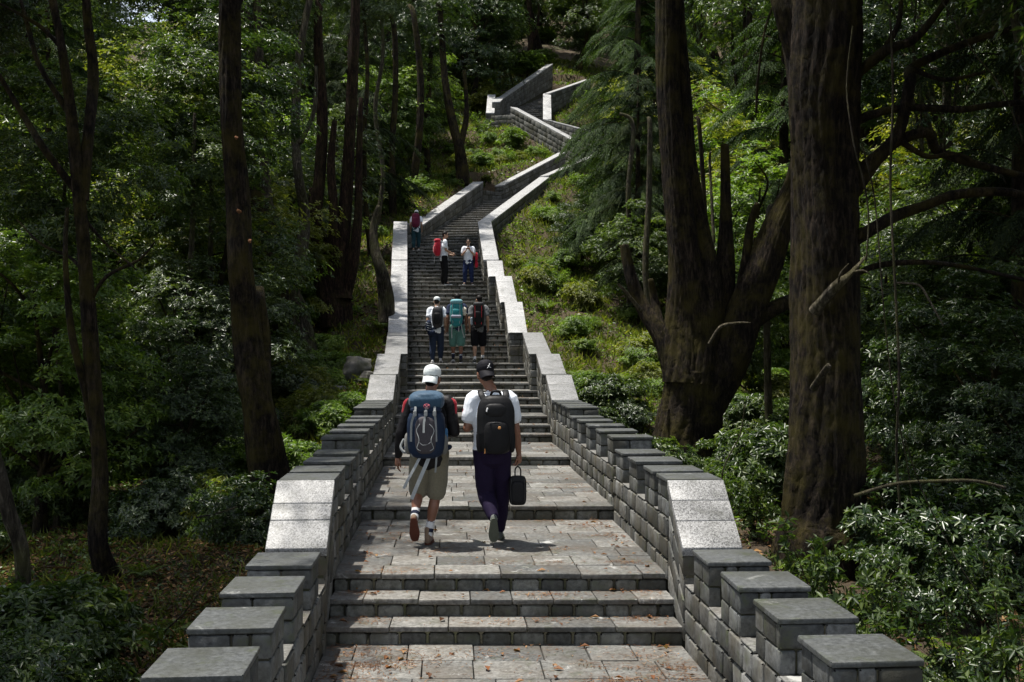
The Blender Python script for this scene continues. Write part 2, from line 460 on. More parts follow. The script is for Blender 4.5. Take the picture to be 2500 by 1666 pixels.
# ------------------------------------------------------------------ parapet walls
TH = .47
HW = .78
def split_len(Lg, a, b_):
    us = [0.]; u = R.uniform(a*.4, b_)
    while u < Lg-a*.5: us.append(u); u += R.uniform(a, b_)
    us.append(Lg); return us
def wall_run(root, A, B, zbA, zbB, ztA, ztB, side, thick=TH, course=.2, sl=(.2, .36), found=.5, far=False, name='wall_section', mat=None):
    """A, B: inner-face plan points; side -1: wall body lies to the left of A->B"""
    A, B = np.array(A, float), np.array(B, float)
    Lg = np.linalg.norm(B-A); e = (B-A)/Lg
    nrm = np.array([-e[1], e[0]])*(1 if side < 0 else -1)
    E = np.array([e[0], e[1], 0.]); O = np.array([nrm[0], nrm[1], 0.])
    S = Stones()
    h = ((ztA-zbA)+(ztB-zbB))/2; nc = max(1, round(h/course))
    gp = .010 if not far else .012
    def zz(u, f): return (zbA*(1-u/Lg)+zbB*u/Lg)*(1-f)+(ztA*(1-u/Lg)+ztB*u/Lg)*f
    for i in range(nc):
        f0, f1 = i/nc, (i+1)/nc
        us = split_len(Lg, *sl)
        for a, b_ in zip(us[:-1], us[1:]):
            for (w0, w1) in ((0, thick*.5), (thick*.5, thick)):
                pr = R.uniform(0, .016) if w0 == 0 else 0
                po = R.uniform(0, .016) if w0 > 0 else 0
                def P(u, w, f, zo): return V3(A+e*u+nrm*w, zz(u, f)+zo)
                c = [P(a+gp, w0+.003-pr, f0, gp), P(b_-gp, w0+.003-pr, f0, gp), P(b_-gp, w1-.003+po, f0, gp), P(a+gp, w1-.003+po, f0, gp),
                     P(a+gp, w0+.003-pr, f1, -gp), P(b_-gp, w0+.003-pr, f1, -gp), P(b_-gp, w1-.003+po, f1, -gp), P(a+gp, w1-.003+po, f1, -gp)]
                if side > 0: c = [c[1], c[0], c[3], c[2], c[5], c[4], c[7], c[6]]
                else: pass
                S.add(c, .012 if not far else .014)
    sec = S.build(name, mat or (M['farwall'] if far else M['wall']), root)
    S = Stones(); i_ = .018
    def P(u, w, z_): return V3(A+e*u+nrm*w, z_)
    c = [P(i_, i_, zbA-found), P(Lg-i_, i_, zbB-found), P(Lg-i_, thick-i_, zbB-found), P(i_, thick-i_, zbA-found),
         P(i_, i_, ztA-.012), P(Lg-i_, i_, ztB-.012), P(Lg-i_, thick-i_, ztB-.012), P(i_, thick-i_, ztA-.012)]
    if side > 0: c = [c[1], c[0], c[3], c[2], c[5], c[4], c[7], c[6]]
    S.add(c, .002)
    S.build('mortar', M['mortar'], sec)
    return e, nrm
def coping(root, A, B, zA, zB_, side, n=3, thick=TH, th=.07, mat='granite', over=.012, name='coping_slab', each=True):
    A, B = np.array(A, float), np.array(B, float); Lg = np.linalg.norm(B-A); e = (B-A)/Lg
    nrm = np.array([-e[1], e[0]])*(1 if side < 0 else -1)
    cuts = [0]+sorted(np.clip((np.arange(1, n)+rng.normal(size=n-1)*.08)/n, .05, .95))+[1]
    for k, (a, b_) in enumerate(zip(cuts[:-1], cuts[1:])):
        S = Stones()
        def P(t, w, z_): return V3(A+(B-A)*t+nrm*w, zA*(1-t)+zB_*t+z_)
        g = .003/Lg
        c = [P(a+g, -over, 0), P(b_-g, -over, 0), P(b_-g, thick+over, 0), P(a+g, thick+over, 0),
             P(a+g, -over, th), P(b_-g, -over, th), P(b_-g, thick+over, th), P(a+g, thick+over, th)]
        if side > 0: c = [c[1], c[0], c[3], c[2], c[5], c[4], c[7], c[6]]
        S.add(c, .005); S.build(name, M[mat], root)
def merlon(root, A, e, nrm, u, ln, ztop, side, h=.34, thick=TH):
    """two courses of stones under a slate cap"""
    E = V3(e, 0); O = V3(nrm, 0); up = np.array([0, 0, 1.])
    P0 = V3(np.array(A)+np.array(e)*u, ztop-h)
    S = Stones(); capt = .035; hh = (h-capt)/2
    for r_ in range(2):
        a = R.uniform(.35, .65)*ln
        cutsU = [0, a, ln] if R.random() < .6 else [0, ln*.16, a+.06, ln]
        b_ = R.uniform(.3, .7)*thick
        cutsW = [0, b_, thick] if R.random() < .5 else [0, thick*R.uniform(.2, .3), thick*R.uniform(.4, .5), thick]
        for ua, ub in zip(cutsU[:-1], cutsU[1:]):
            for wa, wb in zip(cutsW[:-1], cutsW[1:]):
                g = .006; pr = R.uniform(0, .006)
                o = P0+E*(ua+g)+O*(wa+g)+up*(hh*r_+g)
                if ua == 0: o = o-E*pr
                ax, ay, az = E*(ub-ua-2*g), O*(wb-wa-2*g), up*(hh-2*g)
                if side > 0: o = o+ax; ax = -ax
                S.add([o, o+ax, o+ax+ay, o+ay, o+az, o+ax+az, o+ax+ay+az, o+ay+az], .009)
    m = S.build('merlon', M['merlon'], root)
    S = Stones(); o = P0+E*.02+O*.02-up*.02; ax, ay, az = E*(ln-.04), O*(thick-.04), up*(h-.03)
    if side > 0: o = o+ax; ax = -ax
    S.box(o, ax, ay, az, .002); S.build('mortar', M['mortar'], m)
    S = Stones(); o = P0-E*.006-O*.006+up*(h-capt)+E*R.uniform(-.006, .006)+O*R.uniform(-.006, .006); ax, ay, az = E*(ln+.012), O*(thick+.012), up*capt+O*0
    tw = R.uniform(-.012, .012); ax = ax+O*tw; ay = ay-E*tw; o[2] += 0
    if side > 0: o = o+ax; ax = -ax
    S.box(o, ax, ay, az, .006); S.build('cap_slab', M['cap'], m)

def crenel_run(root, xf, d0, d1, floor, top, side, merl, ln=.5, far=False):
    A = (xf(d0), d0); B = (xf(d1), d1)
    low = top-.34
    e, nrm = wall_run(root, A, B, floor-.06, floor-.06, low, low, side, far=far)
    S = Stones()
    for m_ in merl:
        merlon(root, A, e, nrm, m_-d0, ln, top, side)
    # light sill stones laid in the gaps
    edges = sorted(merl); prev = d0
    for m_ in edges+[d1]:
        if m_-prev > .06:
            o = V3(np.array(A)+e*(prev-d0+.012), low); ax = V3(e, 0)*(m_-prev-.024); ay = V3(nrm, 0)*TH
            if side > 0: o = o+ax; ax = -ax
            S = Stones(); S.box(o, ax, ay, (0, 0, .012), .003); S.build('gap_sill', M['tread'], root)
        prev = m_+ln
def flight_wall(root, xf, d0, d1, f0, f1, t0, t1, side, n=3, mat='granite', far=False):
    A = (xf(d0), d0); B = (xf(d1), d1)
    wall_run(root, A, B, f0-.06, f1-.06, t0-.07, t1-.07, side, far=far)
    coping(root, A, B, t0-.07, t1-.07, side, n, mat=mat)

for side in (-1, 1):
    nm = 'left' if side < 0 else 'right'
    root = empty('parapet_wall', (0, 0, 0), label=('battlemented grey stone wall with slate-capped blocks, on the left side of the stairs'
                 if side < 0 else 'battlemented grey stone wall with slate-capped blocks, on the right side of the stairs'),
                 kind='thing', cat='stone wall', group='walls along the stairs')
    x0 = xl0 if side < 0 else xr0
    c = CZ
    crenel_run(root, x0, 3.4, 8.78, c-2.38, c-1.54, side, [4.3, 5.2, 6.1, 7.0, 7.9] if side < 0 else [3.7, 4.55, 5.42, 6.3, 7.15, 8.0], .5)
    flight_wall(root, x0, 8.80, 9.42, c-2.30, c-1.98, c-1.585, c-1.10, side, 3)
    crenel_run(root, x0, 9.44, 12.5, c-1.93, c-1.10, side, [9.44, 10.1, 11.0, 11.9], .48)
    crenel_run(root, x0, 12.52, 16.9, c-1.77, c-.98, side, [12.6, 13.6, 14.6, 15.6, 16.5], .42)
    crenel_run(root, x0, 16.92, 19.7, c-1.63, c-.86, side, [17.0, 17.7, 18.4, 19.1], .42)
    flight_wall(root, x0, 19.72, 20.9, c-1.55, c-1.25, c-.86, c-.43, side, 3)
    crenel_run(root, x0, 20.92, 21.75, c-1.21, c-.43, side, [21.05, 21.45], .22)
    flight_wall(root, x0, 21.77, 23.1, c-1.15, c-.84, c-.43, c-.03, side, 3)
    if side < 0:
        xf = lx; segs = [lx, lx, lx, lx, lx]
    else:
        segs = [lambda d: .40-.03*(d-23.2), lambda d: -.09-.05*(d-28), lambda d: -.34-.08*(d-30.9), lambda d: -.72-.06*(d-33.4), lambda d: -.92-.065*(d-34.9)]
    crenel_run(root, segs[0], 23.12, 23.75, c-.81, c-.03, side, [23.15, 23.5], .2)
    flight_wall(root, segs[0], 23.77, 27.3, c-.75, c-.27, c-.03, c+.50, side, 3)
    crenel_run(root, segs[1], 27.32, 27.9, c-.27, c+.5, side, [27.4, 27.68], .18)
    flight_wall(root, segs[1], 27.92, 30.1, c-.2, c+.63, c+.5, c+1.4, side, 4, 'coping')
    crenel_run(root, segs[2], 30.12, 30.7, c+.63, c+1.4, side, [30.2, 30.48], .18)
    flight_wall(root, segs[2], 30.72, 32.75, c+.7, c+1.53, c+1.4, c+2.3, side, 4, 'coping')
    crenel_run(root, segs[3], 32.77, 33.2, c+1.53, c+2.3, side, [32.85], .2)
    flight_wall(root, segs[3], 33.22, 34.55, c+1.6, c+2.13, c+2.3, c+2.92, side, 3, 'coping')
    flight_wall(root, segs[4], 34.57, 39.9, c+2.2, c+3.7, c+2.95, c+4.8, side, 9, 'coping')
    # bending flights further up
    def seg_wall(A, B, fa, fb, ta, tb, n, sd=side):
        wall_run(root, A, B, fa+c, fb+c, ta+c-.07, tb+c-.07, sd, far=True, course=.24, sl=(.28, .5), found=1.2)
        coping(root, A, B, ta+c-.07, tb+c-.07, sd, n, mat='coping')
    if side < 0:
        seg_wall((-3.83, 39.95), (-3.44, 42.0), 3.6, 4.3, 4.75, 4.95, 2)
        seg_wall((-3.43, 42.02), (-1.33, 50.0), 4.2, 6.9, 4.95, 7.85, 12)
        wall_run(root, (-1.33, 50.2), (-.45, 51.0), 6.8+c, 7.0+c, 7.5+c, 7.5+c, -1, far=True, found=1)
        seg_wall((-.42, 51.02), (2.75, 55.6), 7.0, 9.0, 7.85, 10.25, 7)
    else:
        seg_wall((-1.25, 39.95), (1.27, 50.3), 3.3, 6.6, 4.78, 8.1, 14)
        seg_wall((1.30, 50.33), (4.1, 54.2), 6.9, 8.7, 8.15, 9.9, 6)

# walls of the upper turn
c = CZ
rt = empty('retaining_wall', (0, 0, 0), label='rough stone wall with slanting pale coping at the outer edge of the upper turn', cat='stone wall', kind='thing')
def uw(root, A, B, fa, fb, ta, tb, n, sd, found=1.5):
    wall_run(root, A, B, fa+c, fb+c, ta+c-.07, tb+c-.07, sd, far=True, course=.26, sl=(.3, .55), found=found)
    if n: coping(root, A, B, ta+c-.07, tb+c-.07, sd, n, mat='coping', thick=.45)
uw(rt, (3.6, 56.6), (.3, 61.6), 8.9, 11.9, 10.95, 13.85, 8, -1)
uw(rt, (.28, 61.62), (-1.0, 62.2), 11.9, 12.1, 13.45, 13.5, 0, -1)
uw(rt, (-1.02, 62.2), (-1.0, 65.2), 12.1, 13.9, 13.7, 15.45, 4, -1)
rt2 = empty('stair_wall', (0, 0, 0), label='stone wall with a pale slanting coping on the left edge of the topmost steps', cat='stone wall', kind='thing')
uw(rt2, (-.7, 62.9), (-.45, 65.6), 12.9, 14.6, 14.5, 15.4, 2, -1)
uw(rt2, (-.45, 65.62), (2.7, 72.0), 14.3, 17.6, 15.4, 19.1, 9, -1)
rt3 = empty('stair_wall', (0, 0, 0), label='stone wall with a bent pale coping on the right edge of the topmost steps', cat='stone wall', kind='thing')
uw(rt3, (1.77, 61.6), (1.87, 65.2), 12.0, 14.3, 13.2, 15.5, 5, 1)
uw(rt3, (1.88, 65.22), (4.7, 70.6), 14.2, 17.0, 15.5, 17.7, 6, 1)
uw(rt3, (5.0, 58.0), (1.8, 61.5), 9.9, 11.9, 11.6, 13.2, 6, 1)

# ------------------------------------------------------------------ terrain
def at(px, py, d): return np.array([(px-1176.5)/2500*d, d, CZ+(810-py)/2500*d])
ANC = []
def anc(x, y, z): ANC.append((x, y, z+CZ))
for d, f in ((0, -2.7), (4, -2.6), (8, -2.55), (12, -2.3), (17, -1.95), (20, -1.6), (23, -.85), (27, -.2), (30, .6), (33, 1.6), (36, 2.7), (39.5, 3.8)):
    anc(xl0(d)-.9 if d < 23 else lx(d)-.9, d, f-(.25 if d < 20 else .05)); 
    anc((xr0(d) if d < 23 else -.3-.06*(d-27))+.9, d, f-(.35 if d < 20 else .25))
for a in ((-3.0, 45, 6.1), (-1.6, 51, 8.3), (1.2, 56, 10.0), (-1.3, 57, 10.0), (-3.5, 54, 9), (-1.8, 61.4, 12.3), (-2.5, 65, 13.6), (0.3, 70, 17), (3, 75, 19.5),
          (-.2, 41.2, 4.7), (.9, 45, 6.0), (2.3, 49.5, 7.5), (3.4, 52, 8.6), (5.4, 54.8, 9.3), (2.7, 57, 10.0), (1.0, 59.4, 11.6), (-.4, 61, 12.6), (3.2, 46, 5.2), (7, 60, 11), (3.3, 64, 13.6), (5.5, 70, 16.6), 
          (-4.4, 12, -2.6), (-4, 8, -2.75), (-8, 10, -2.9), (-6, 17, -2.7), (-9, 22, -2.6), (-14, 22, -2.2), (-5, 24, -1.3), (-6.5, 30, .1), (-9, 36, 1.8), (-12, 30, -.8), (-20, 35, .5),
          (-7, 42, 4.2), (-14, 45, 4), (-25, 50, 4), (-8, 52, 7.6), (-20, 62, 9), (-10, 65, 13), (-36, 60, 6),
          (3.8, 13.5, -2.35), (3.4, 19, -2.2), (5.5, 9, -2.9), (8, 14, -2.9), (7, 22, -1.9), (13, 20, -2.4), (3, 24, -1.2), (2.6, 30, .2), (2.3, 35, 1.9), (5.5, 32, .3), (6, 39, 2.6), (10, 34, .2),
          (9, 48, 5.2), (16, 45, 3.4), (25, 50, 4), (14, 60, 9), (28, 70, 10),
          (-50, 85, 13), (-25, 85, 19), (0, 85, 24), (25, 85, 18), (50, 85, 13), (-60, 120, 26), (-25, 120, 34), (0, 120, 40), (30, 120, 36), (60, 120, 28),
          (-80, 180, 52), (-30, 180, 60), (0, 180, 66), (40, 180, 62), (90, 180, 52), (-60, 20, -1), (-60, 0, -4), (60, 20, -1), (60, 0, -4), (0, -8, -3.4), (-10, -8, -4), (10, -8, -4), (-3, 3, -2.9), (3, 3, -2.9)):
    anc(*a)
AN = np.array(ANC)
def phi(r): return r
_K = phi(np.linalg.norm(AN[:, None, :2]-AN[None, :, :2], axis=2))+np.eye(len(AN))*-.35
_A = np.block([[_K, np.ones((len(AN), 1))], [np.ones((1, len(AN))), np.zeros((1, 1))]])
_w = np.linalg.solve(_A, np.append(AN[:, 2], 0))
_CL = np.array([[(l[0]+r[0])/2, (l[1]+r[1])/2, z, np.hypot(l[0]-r[0], l[1]-r[1])/2] for l, r, z in NOS+STC])
def corridor(x, y):
    d = np.hypot(x[:, None]-_CL[None, :, 0], y[:, None]-_CL[None, :, 1])
    k = d.argmin(1)
    # near the camera the steps are far apart: use the band of the straight stretch
    dd = d[np.arange(len(x)), k]-_CL[k, 3]
    cx = (xl0(y)+xr0(y))/2
    band = np.where(y < 23, np.abs(x-cx)-1.45, 99)
    dd = np.where(y < 23, band, dd)
    fl = np.where(y < 23, np.interp(y, _CL[:13, 1], _CL[:13, 2]), _CL[k, 2])
    return dd, fl
def ground(x, y):
    x = np.atleast_1d(np.asarray(x, float)); y = np.atleast_1d(np.asarray(y, float))
    out = np.empty(len(x))
    for s in range(0, len(x), 20000):
        xs, ys = x[s:s+20000], y[s:s+20000]
        r = np.hypot(xs[:, None]-AN[None, :, 0], ys[:, None]-AN[None, :, 1])
        z = phi(r)@_w[:-1]+_w[-1]
        z = z+.10*np.sin(xs*1.7+ys*.6)*np.cos(ys*1.3-xs*.4)+.05*np.sin(xs*4.1)*np.sin(ys*3.7)
        dd, fl = corridor(xs, ys)
        z = np.where(dd < .45, np.minimum(z, fl-.75), z)
        z = np.where((dd >= .45) & (dd < 1.3), np.minimum(z, np.where(ys > 39.8, fl+.62+(dd-.45)*.6, fl-.12+(dd-.45)*.5)), z)
        out[s:s+20000] = z
    return out
def gz(x, y): return float(ground([x], [y])[0])
def axisgrid(fine0, fine1, step, far0, far1, growth=1.09):
    a = list(np.arange(fine0, fine1, step)); s = step; v = a[-1]
    while v < far1: s *= growth; v += s; a.append(v)
    s = step; v = a[0]
    while v > far0: s *= growth; v -= s; a.insert(0, v)
    return np.array(a)
gx = axisgrid(-10, 10, .16, -190, 190, 1.07); gy = axisgrid(2, 76, .2, -60, 330, 1.07)
GX, GY = np.meshgrid(gx, gy)
GZ = ground(GX.ravel(), GY.ravel())
nx_, ny_ = len(gx), len(gy)
i, j = np.meshgrid(np.arange(ny_-1), np.arange(nx_-1), indexing='ij')
F = np.stack([i*nx_+j, i*nx_+j+1, (i+1)*nx_+j+1, (i+1)*nx_+j], -1).reshape(-1, 4)
tag(link('forest_ground', np_mesh('forest_ground', np.stack([GX.ravel(), GY.ravel(), GZ], 1), [F]), M['soil'], smooth=True),
    label='leaf littered hillside soil under the trees', kind='structure')

# ------------------------------------------------------------------ plants: shared meshes
def crown_points(g, n, rx, ry, rz, shell=.55):
    p = rdir(n, g)*(shell+(1-shell)*g.random((n, 1)))**(1)
    return p*[rx, ry, rz]
def crown_mesh(name, seed, rx, ry, rz, clumps, tips, k, L, Wr=.33, shell=.45, csize=.34, flat=.7, up=.7):
    g = np.random.default_rng(seed)
    c = crown_points(g, clumps, rx, ry, rz, shell)
    lump = 1+.22*np.sin(c[:, :1]*2.1+seed)*np.cos(c[:, 1:2]*1.7+seed*2)
    c = c*lump
    rad = csize*min(rx, ry)*(.6+.8*g.random((clumps, 1, 1)))
    q = rdir(clumps*tips, g).reshape(clumps, tips, 3)*(g.random((clumps, tips, 1))**.45)
    q[..., 2] = np.abs(q[..., 2])*flat-.12
    tp = c[:, None]+q*rad
    ax = unit(q*.8+unit(c)[:, None]*.4+np.array([0, 0, up]))
    return whorls(name, tp.reshape(-1, 3), ax.reshape(-1, 3), k, L, L*Wr, g=g), c
def conifer_mesh(name, seed, h, r, tiers, twigs, L=.16):
    """drooping feathery sprays on long boughs"""
    g = np.random.default_rng(seed); P = []; D = []; Nn = []; LL = []
    T = Tubes(); T.add([(0, 0, 0), (.05, .03, h*.5), (0, 0, h)], [.03*h*.6, .02*h*.6, .02], 8, .06, 4)
    for i in range(tiers):
        t = (i+g.random())/tiers; z = h*(.10+.88*t); R_ = r*(1-t*.72)*(.65+.5*g.random()); a = g.random()*6.283
        n = 9; s = np.linspace(0, 1, n)[:, None]
        d = np.array([math.cos(a), math.sin(a), 0]); side = np.array([-d[1], d[0], 0])
        B = np.array([0, 0, z])+d*R_*s+side*(.12*R_*np.sin(s*3+i))+np.array([0, 0, 1])*(.25*R_*np.sin(s*2.2)-.42*R_*s**2)
        T.add(B, np.linspace(.022, .004, n), 4)
        m = int(twigs*(.4+R_/r))
        for q in range(m):
            u = .12+.88*g.random(); b = np.array([np.interp(u, s[:, 0], B[:, k_]) for k_ in range(3)])
            sg = 1 if g.random() < .5 else -1
            td = unit(d*(.5+.5*g.random())+side*sg*(.9-.3*u)+np.array([0, 0, -.15-.5*g.random()]))
            tl = (.22+.3*g.random())*R_*(1.15-u*.55)
            kk = max(5, int(tl/.05)); w = np.linspace(.1, 1, kk)[:, None]
            pts = b+td*tl*w+np.array([0, 0, -1])*tl*.45*w**2
            tang = unit(td+np.array([0, 0, -.9])*w)
            for sd_ in (-1, 1):
                sv = unit(np.cross(tang, [0, 0, 1.]))*sd_
                P.append(pts); D.append(tang*.75+sv*.7+g.normal(size=pts.shape)*.16); Nn.append(np.cross(tang, sv)*-sd_+[0, 0, .9]+g.normal(size=pts.shape)*.3)
                LL.append(L*(1.15-.6*w[:, 0])*(.7+.6*g.random(kk)))
    P, D, Nn, LL = map(np.concatenate, (P, D, Nn, LL))
    return leaf_mesh(name, P, D, Nn, LL, LL*.26, fold=.1, droop=.25), T.mesh(name+'_trunk')

def tree_kind(name, seed, h, r, crown0, cz, leafm, barkm, clumps, tips, k=6, L=.13, Wr=.34, r0=None, lean=.5, limbs=9, **kw):
    """prototype meshes: trunk with limbs reaching to the leaf clumps, and a crown"""
    g = np.random.default_rng(seed)
    cm, c = crown_mesh(name+'_crown', seed, r, r, cz, clumps, tips, k, L, Wr, **kw)
    zc = crown0+cz
    V = np.empty(len(cm.vertices)*3); cm.vertices.foreach_get('co', V); V = V.reshape(-1, 3); V[:, 2] += zc; cm.vertices.foreach_set('co', V.ravel()); cm.update()
    T = Tubes(); r0 = r0 or h*.018
    n = 7; lx_, ly_ = g.normal(size=2)*lean
    s = np.linspace(0, 1, n)
    pts = np.stack([lx_*np.sin(s*2.2)+.15*np.sin(s*7+seed), ly_*np.sin(s*2)+.12*np.cos(s*6), s*(h*.86)-.25], 1)
    T.add(pts, r0*(1.35-1.1*s)*(1+.5*(s == 0)), 10, .1, 4)
    pick = g.choice(len(c), min(limbs, len(c)), replace=False)
    for q in pick:
        u = .35+.55*g.random(); b = np.array([np.interp(u, s, pts[:, k_]) for k_ in range(3)])
        e = c[q]+[0, 0, zc]; 
        if e[2] < b[2]: b = np.array([np.interp(.3, s, pts[:, k_]) for k_ in range(3)])
        m = (b+e)/2+g.normal(size=3)*.25*np.array([1, 1, .6])
        T.add([b, m, e], [r0*.45, r0*.28, r0*.08], 6, .05, 4)
    tm = T.mesh(name+'_trunk')
    cm.materials.append(M[leafm]); tm.materials.append(M[barkm])
    return tm, cm
KIND = {}
# low bushy evergreens
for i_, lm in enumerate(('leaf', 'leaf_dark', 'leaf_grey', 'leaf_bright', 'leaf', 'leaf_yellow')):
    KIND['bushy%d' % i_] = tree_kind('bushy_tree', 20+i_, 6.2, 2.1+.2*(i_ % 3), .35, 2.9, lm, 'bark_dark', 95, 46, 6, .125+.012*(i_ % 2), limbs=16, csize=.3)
# tall canopy trees
for i_, lm in enumerate(('leaf', 'leaf_dark', 'leaf_grey', 'leaf_dark')):
    KIND['tall%d' % i_] = tree_kind('canopy_tree', 40+i_, 13, 2.9, 6.2, 3.3, lm, ('bark_dark', 'bark_pale', 'bark_dark', 'bark_red')[i_], 95, 44, 6, .14, r0=.17, lean=.9, limbs=15, csize=.3)
def conkind(key, seed, h, r, tiers, twigs, mat, L=.16):
    cm, tm = conifer_mesh('conifer', seed, h, r, tiers, twigs, L); cm.materials.append(M[mat]); tm.materials.append(M['bark_dark']); KIND[key] = (tm, cm)
conkind('con0', 60, 11, 3.1, 78, 66, 'needle', .105); conkind('con1', 61, 10, 2.7, 66, 60, 'needle', .105); conkind('con2', 62, 12, 3.3, 66, 52, 'needle_dark', .12)

def place(kind, x, y, sc, rz, name, label, cat, group, dz=0., sx=None):
    tm, cm = KIND[kind]
    o = empty(name, (x, y, gz(x, y)+dz), rz, label, cat, group, 'thing')
    o.scale = (sx or sc, sx or sc, sc)
    t = link('trunk', tm, None, o, True); link('crown', cm, None, o)
    return o

# ---- trees away from the path
def lobe_block(x, y, side_l=3.0, side_r=3.0):
    dd, _ = corridor(np.array([x]), np.array([y])); return dd[0]
placed = []
def free(x, y, rmin):
    return all((x-a)**2+(y-b)**2 > ((rmin+q)*.5)**2 for a, b, q in placed)
cand = []
g = np.random.default_rng(5)
LM = ((0, 'the left edge'), (190, 'the slender forked tree'), (400, 'the litter clearing'), (550, 'the tall mossy trunk'), (665, 'the pale-barked tree'), (775, 'the reddish many-stemmed tree'), (900, 'the bare dead snag'),
      (1040, 'the grassy patch'), (1220, 'the topmost steps'), (1400, 'the drooping conifer'), (1560, 'the double-trunked tree'), (1740, 'the gap between great trunks'), (1900, 'the huge trunk'), (2100, 'the long hanging vine'), (2340, 'the right edge'))
def landmark(x, y):
    px = 1176.5+x/y*2500
    return min(LM, key=lambda q: abs(q[0]-px))[1]
def far_label(k, x, y):
    wh = ('just' if y < 40 else ('some way' if y < 62 else ('far' if y < 92 else 'farthest')))+' behind '+landmark(x, y)
    w = {'b': {'0': 'glossy green bushy tree', '1': 'very dark bushy tree', '2': 'grey-green bushy tree', '3': 'fresh green bushy tree', '4': 'mid green bushy tree', '5': 'yellow-green bushy tree'},
         't': {'0': 'tall tree with dark trunk', '1': 'tall tree with pale trunk', '2': 'tall grey-green tree', '3': 'tall tree with reddish trunk'},
         'c': {'0': 'drooping green conifer', '1': 'drooping green conifer', '2': 'dark drooping conifer'}}[k[0]][k[-1]]
    return w+' '+wh
def relabel():
    """things that would share a label are told apart by their order from the left"""
    from collections import defaultdict
    dd_ = defaultdict(list); OR = 'first second third fourth fifth sixth seventh eighth ninth tenth eleventh twelfth thirteenth fourteenth fifteenth sixteenth seventeenth eighteenth nineteenth twentieth'.split()
    for o in COL.objects:
        if o.parent is None and 'label' in o and 'category' in o:
            l_ = o['label'].split()
            if len(l_) > 16: print('LONG', o.name, o['label'])
            dd_[o['label']].append(o)
    for l_, os_ in dd_.items():
        if 1 < len(os_) <= 20:
            os_.sort(key=lambda o: o.location[0]/max(o.location[1], 1))
            for i_, o in enumerate(os_): o['label'] = l_+(', left one' if i_ == 0 else ', right one') if len(os_) == 2 else l_+', %s from left' % OR[i_]
def scatter(n, y0, y1, kinds, smin, smax, rmin, clear_l, clear_r, maxn):
    m = 0
    for _ in range(n):
        y = y0+(y1-y0)*g.random()**.8; hw = .5*y+2.5
        x = (g.random()*2-1)*hw
        if y > 60 and abs(x) < 13 and len(kinds) > 9: kinds_ = [q for q in kinds if q[0] != 'c']
        else: kinds_ = kinds
        dd, _ = corridor(np.array([x]), np.array([y])); dd = dd[0]
        left = x < (lx(y) if y < 45 else -.5)
        if dd < (clear_l if left else clear_r): continue
        if 49 < y < 61 and -4.5 < x < 4: continue
        if abs(x+.165*y*2-.0) < 0: continue
        if not free(x, y, rmin): continue
        # a view to the sky at the upper left
        k = kinds_[g.integers(len(kinds_))]
        if y > 22 and abs(x/y+.325) < .012+3.2/y and (k[0] != 'b' or y > 50): continue
        sc = smin+(smax-smin)*g.random()
        if y > 70: sc *= 1.12
        placed.append((x, y, rmin))
        place(k, x, y, sc, g.random()*6.28, 'conifer_tree' if k[0] == 'c' else 'broadleaf_tree', far_label(k, x, y), 'tree', 'trees of the forest round the stairs')
        m += 1
        if m >= maxn: break
    return m
# understory and canopy, near to far
M['deadwood_rough'] = bark_mat('weathered_dead_wood', (.035, .03, .022), (.24, .215, .17), (.07, .065, .02), .5, 26)
# ------------------------------------------------------------------ named trees near the stairs
def hero(name, label, d, limbs, bark, crowns=(), extra=(), cat='tree', wob=.09, ymul=None, group=None):
    """limbs: [(pixel polyline, pixel radii)] at distance d, turned into real trunks there"""
    b = at(*limbs[0][0][0], d)
    root = empty(name, tuple(b), 0, label, cat, group, 'thing')
    T = Tubes()
    for li, (pts, rad) in enumerate(limbs):
        off = np.random.default_rng(li+int(d*10)).normal(size=len(pts))*(.03 if rad[0] > 40 else .09)
        off[0] = 0
        P_ = []
        for k_, p in enumerate(pts):
            dd = d+(off[k_]+(0 if li == 0 else (.25*k_/len(pts)*(1 if li % 2 else -1))))
            w = at(p[0], p[1], d); w[1] = dd; P_.append(w-b)
        if li == 0: P_ = [P_[0]+np.array([0, 0, -.6])]+P_; rad = [rad[0]*1.15]+list(rad)
        big = rad[0] > 25
        T.add(P_, [r_*d/2500 for r_ in rad], 72 if big else 12, wob, 16 if big else 6, True, .10 if big else .05)
    T.build('trunk', M[bark], root)
    for key, loc, sc in crowns:
        o = link('crown', KIND[key][1], None, root)
        V_ = np.empty(len(KIND[key][1].vertices)*3); KIND[key][1].vertices.foreach_get('co', V_); zc = V_.reshape(-1, 3)[:, 2].mean()
        o.location = (loc[0]-b[0], loc[1]-b[1], loc[2]-b[2]-zc*sc); o.scale = (sc, sc, sc); o.rotation_euler = (0, 0, R.random()*6)
    for nm, pts, rad, mt in extra:
        T = Tubes(); T.add([at(p[0], p[1], d-(p[2] if len(p) > 2 else .1))-b for p in pts], [r_*d/2500 for r_ in rad], 14, .16, 6, True, .2)
        T.build(nm, M[mt], root)
    placed.append((b[0], b[1], 1.2))
    return root
def A3(x, y, z): return np.array([x, y, z+CZ])
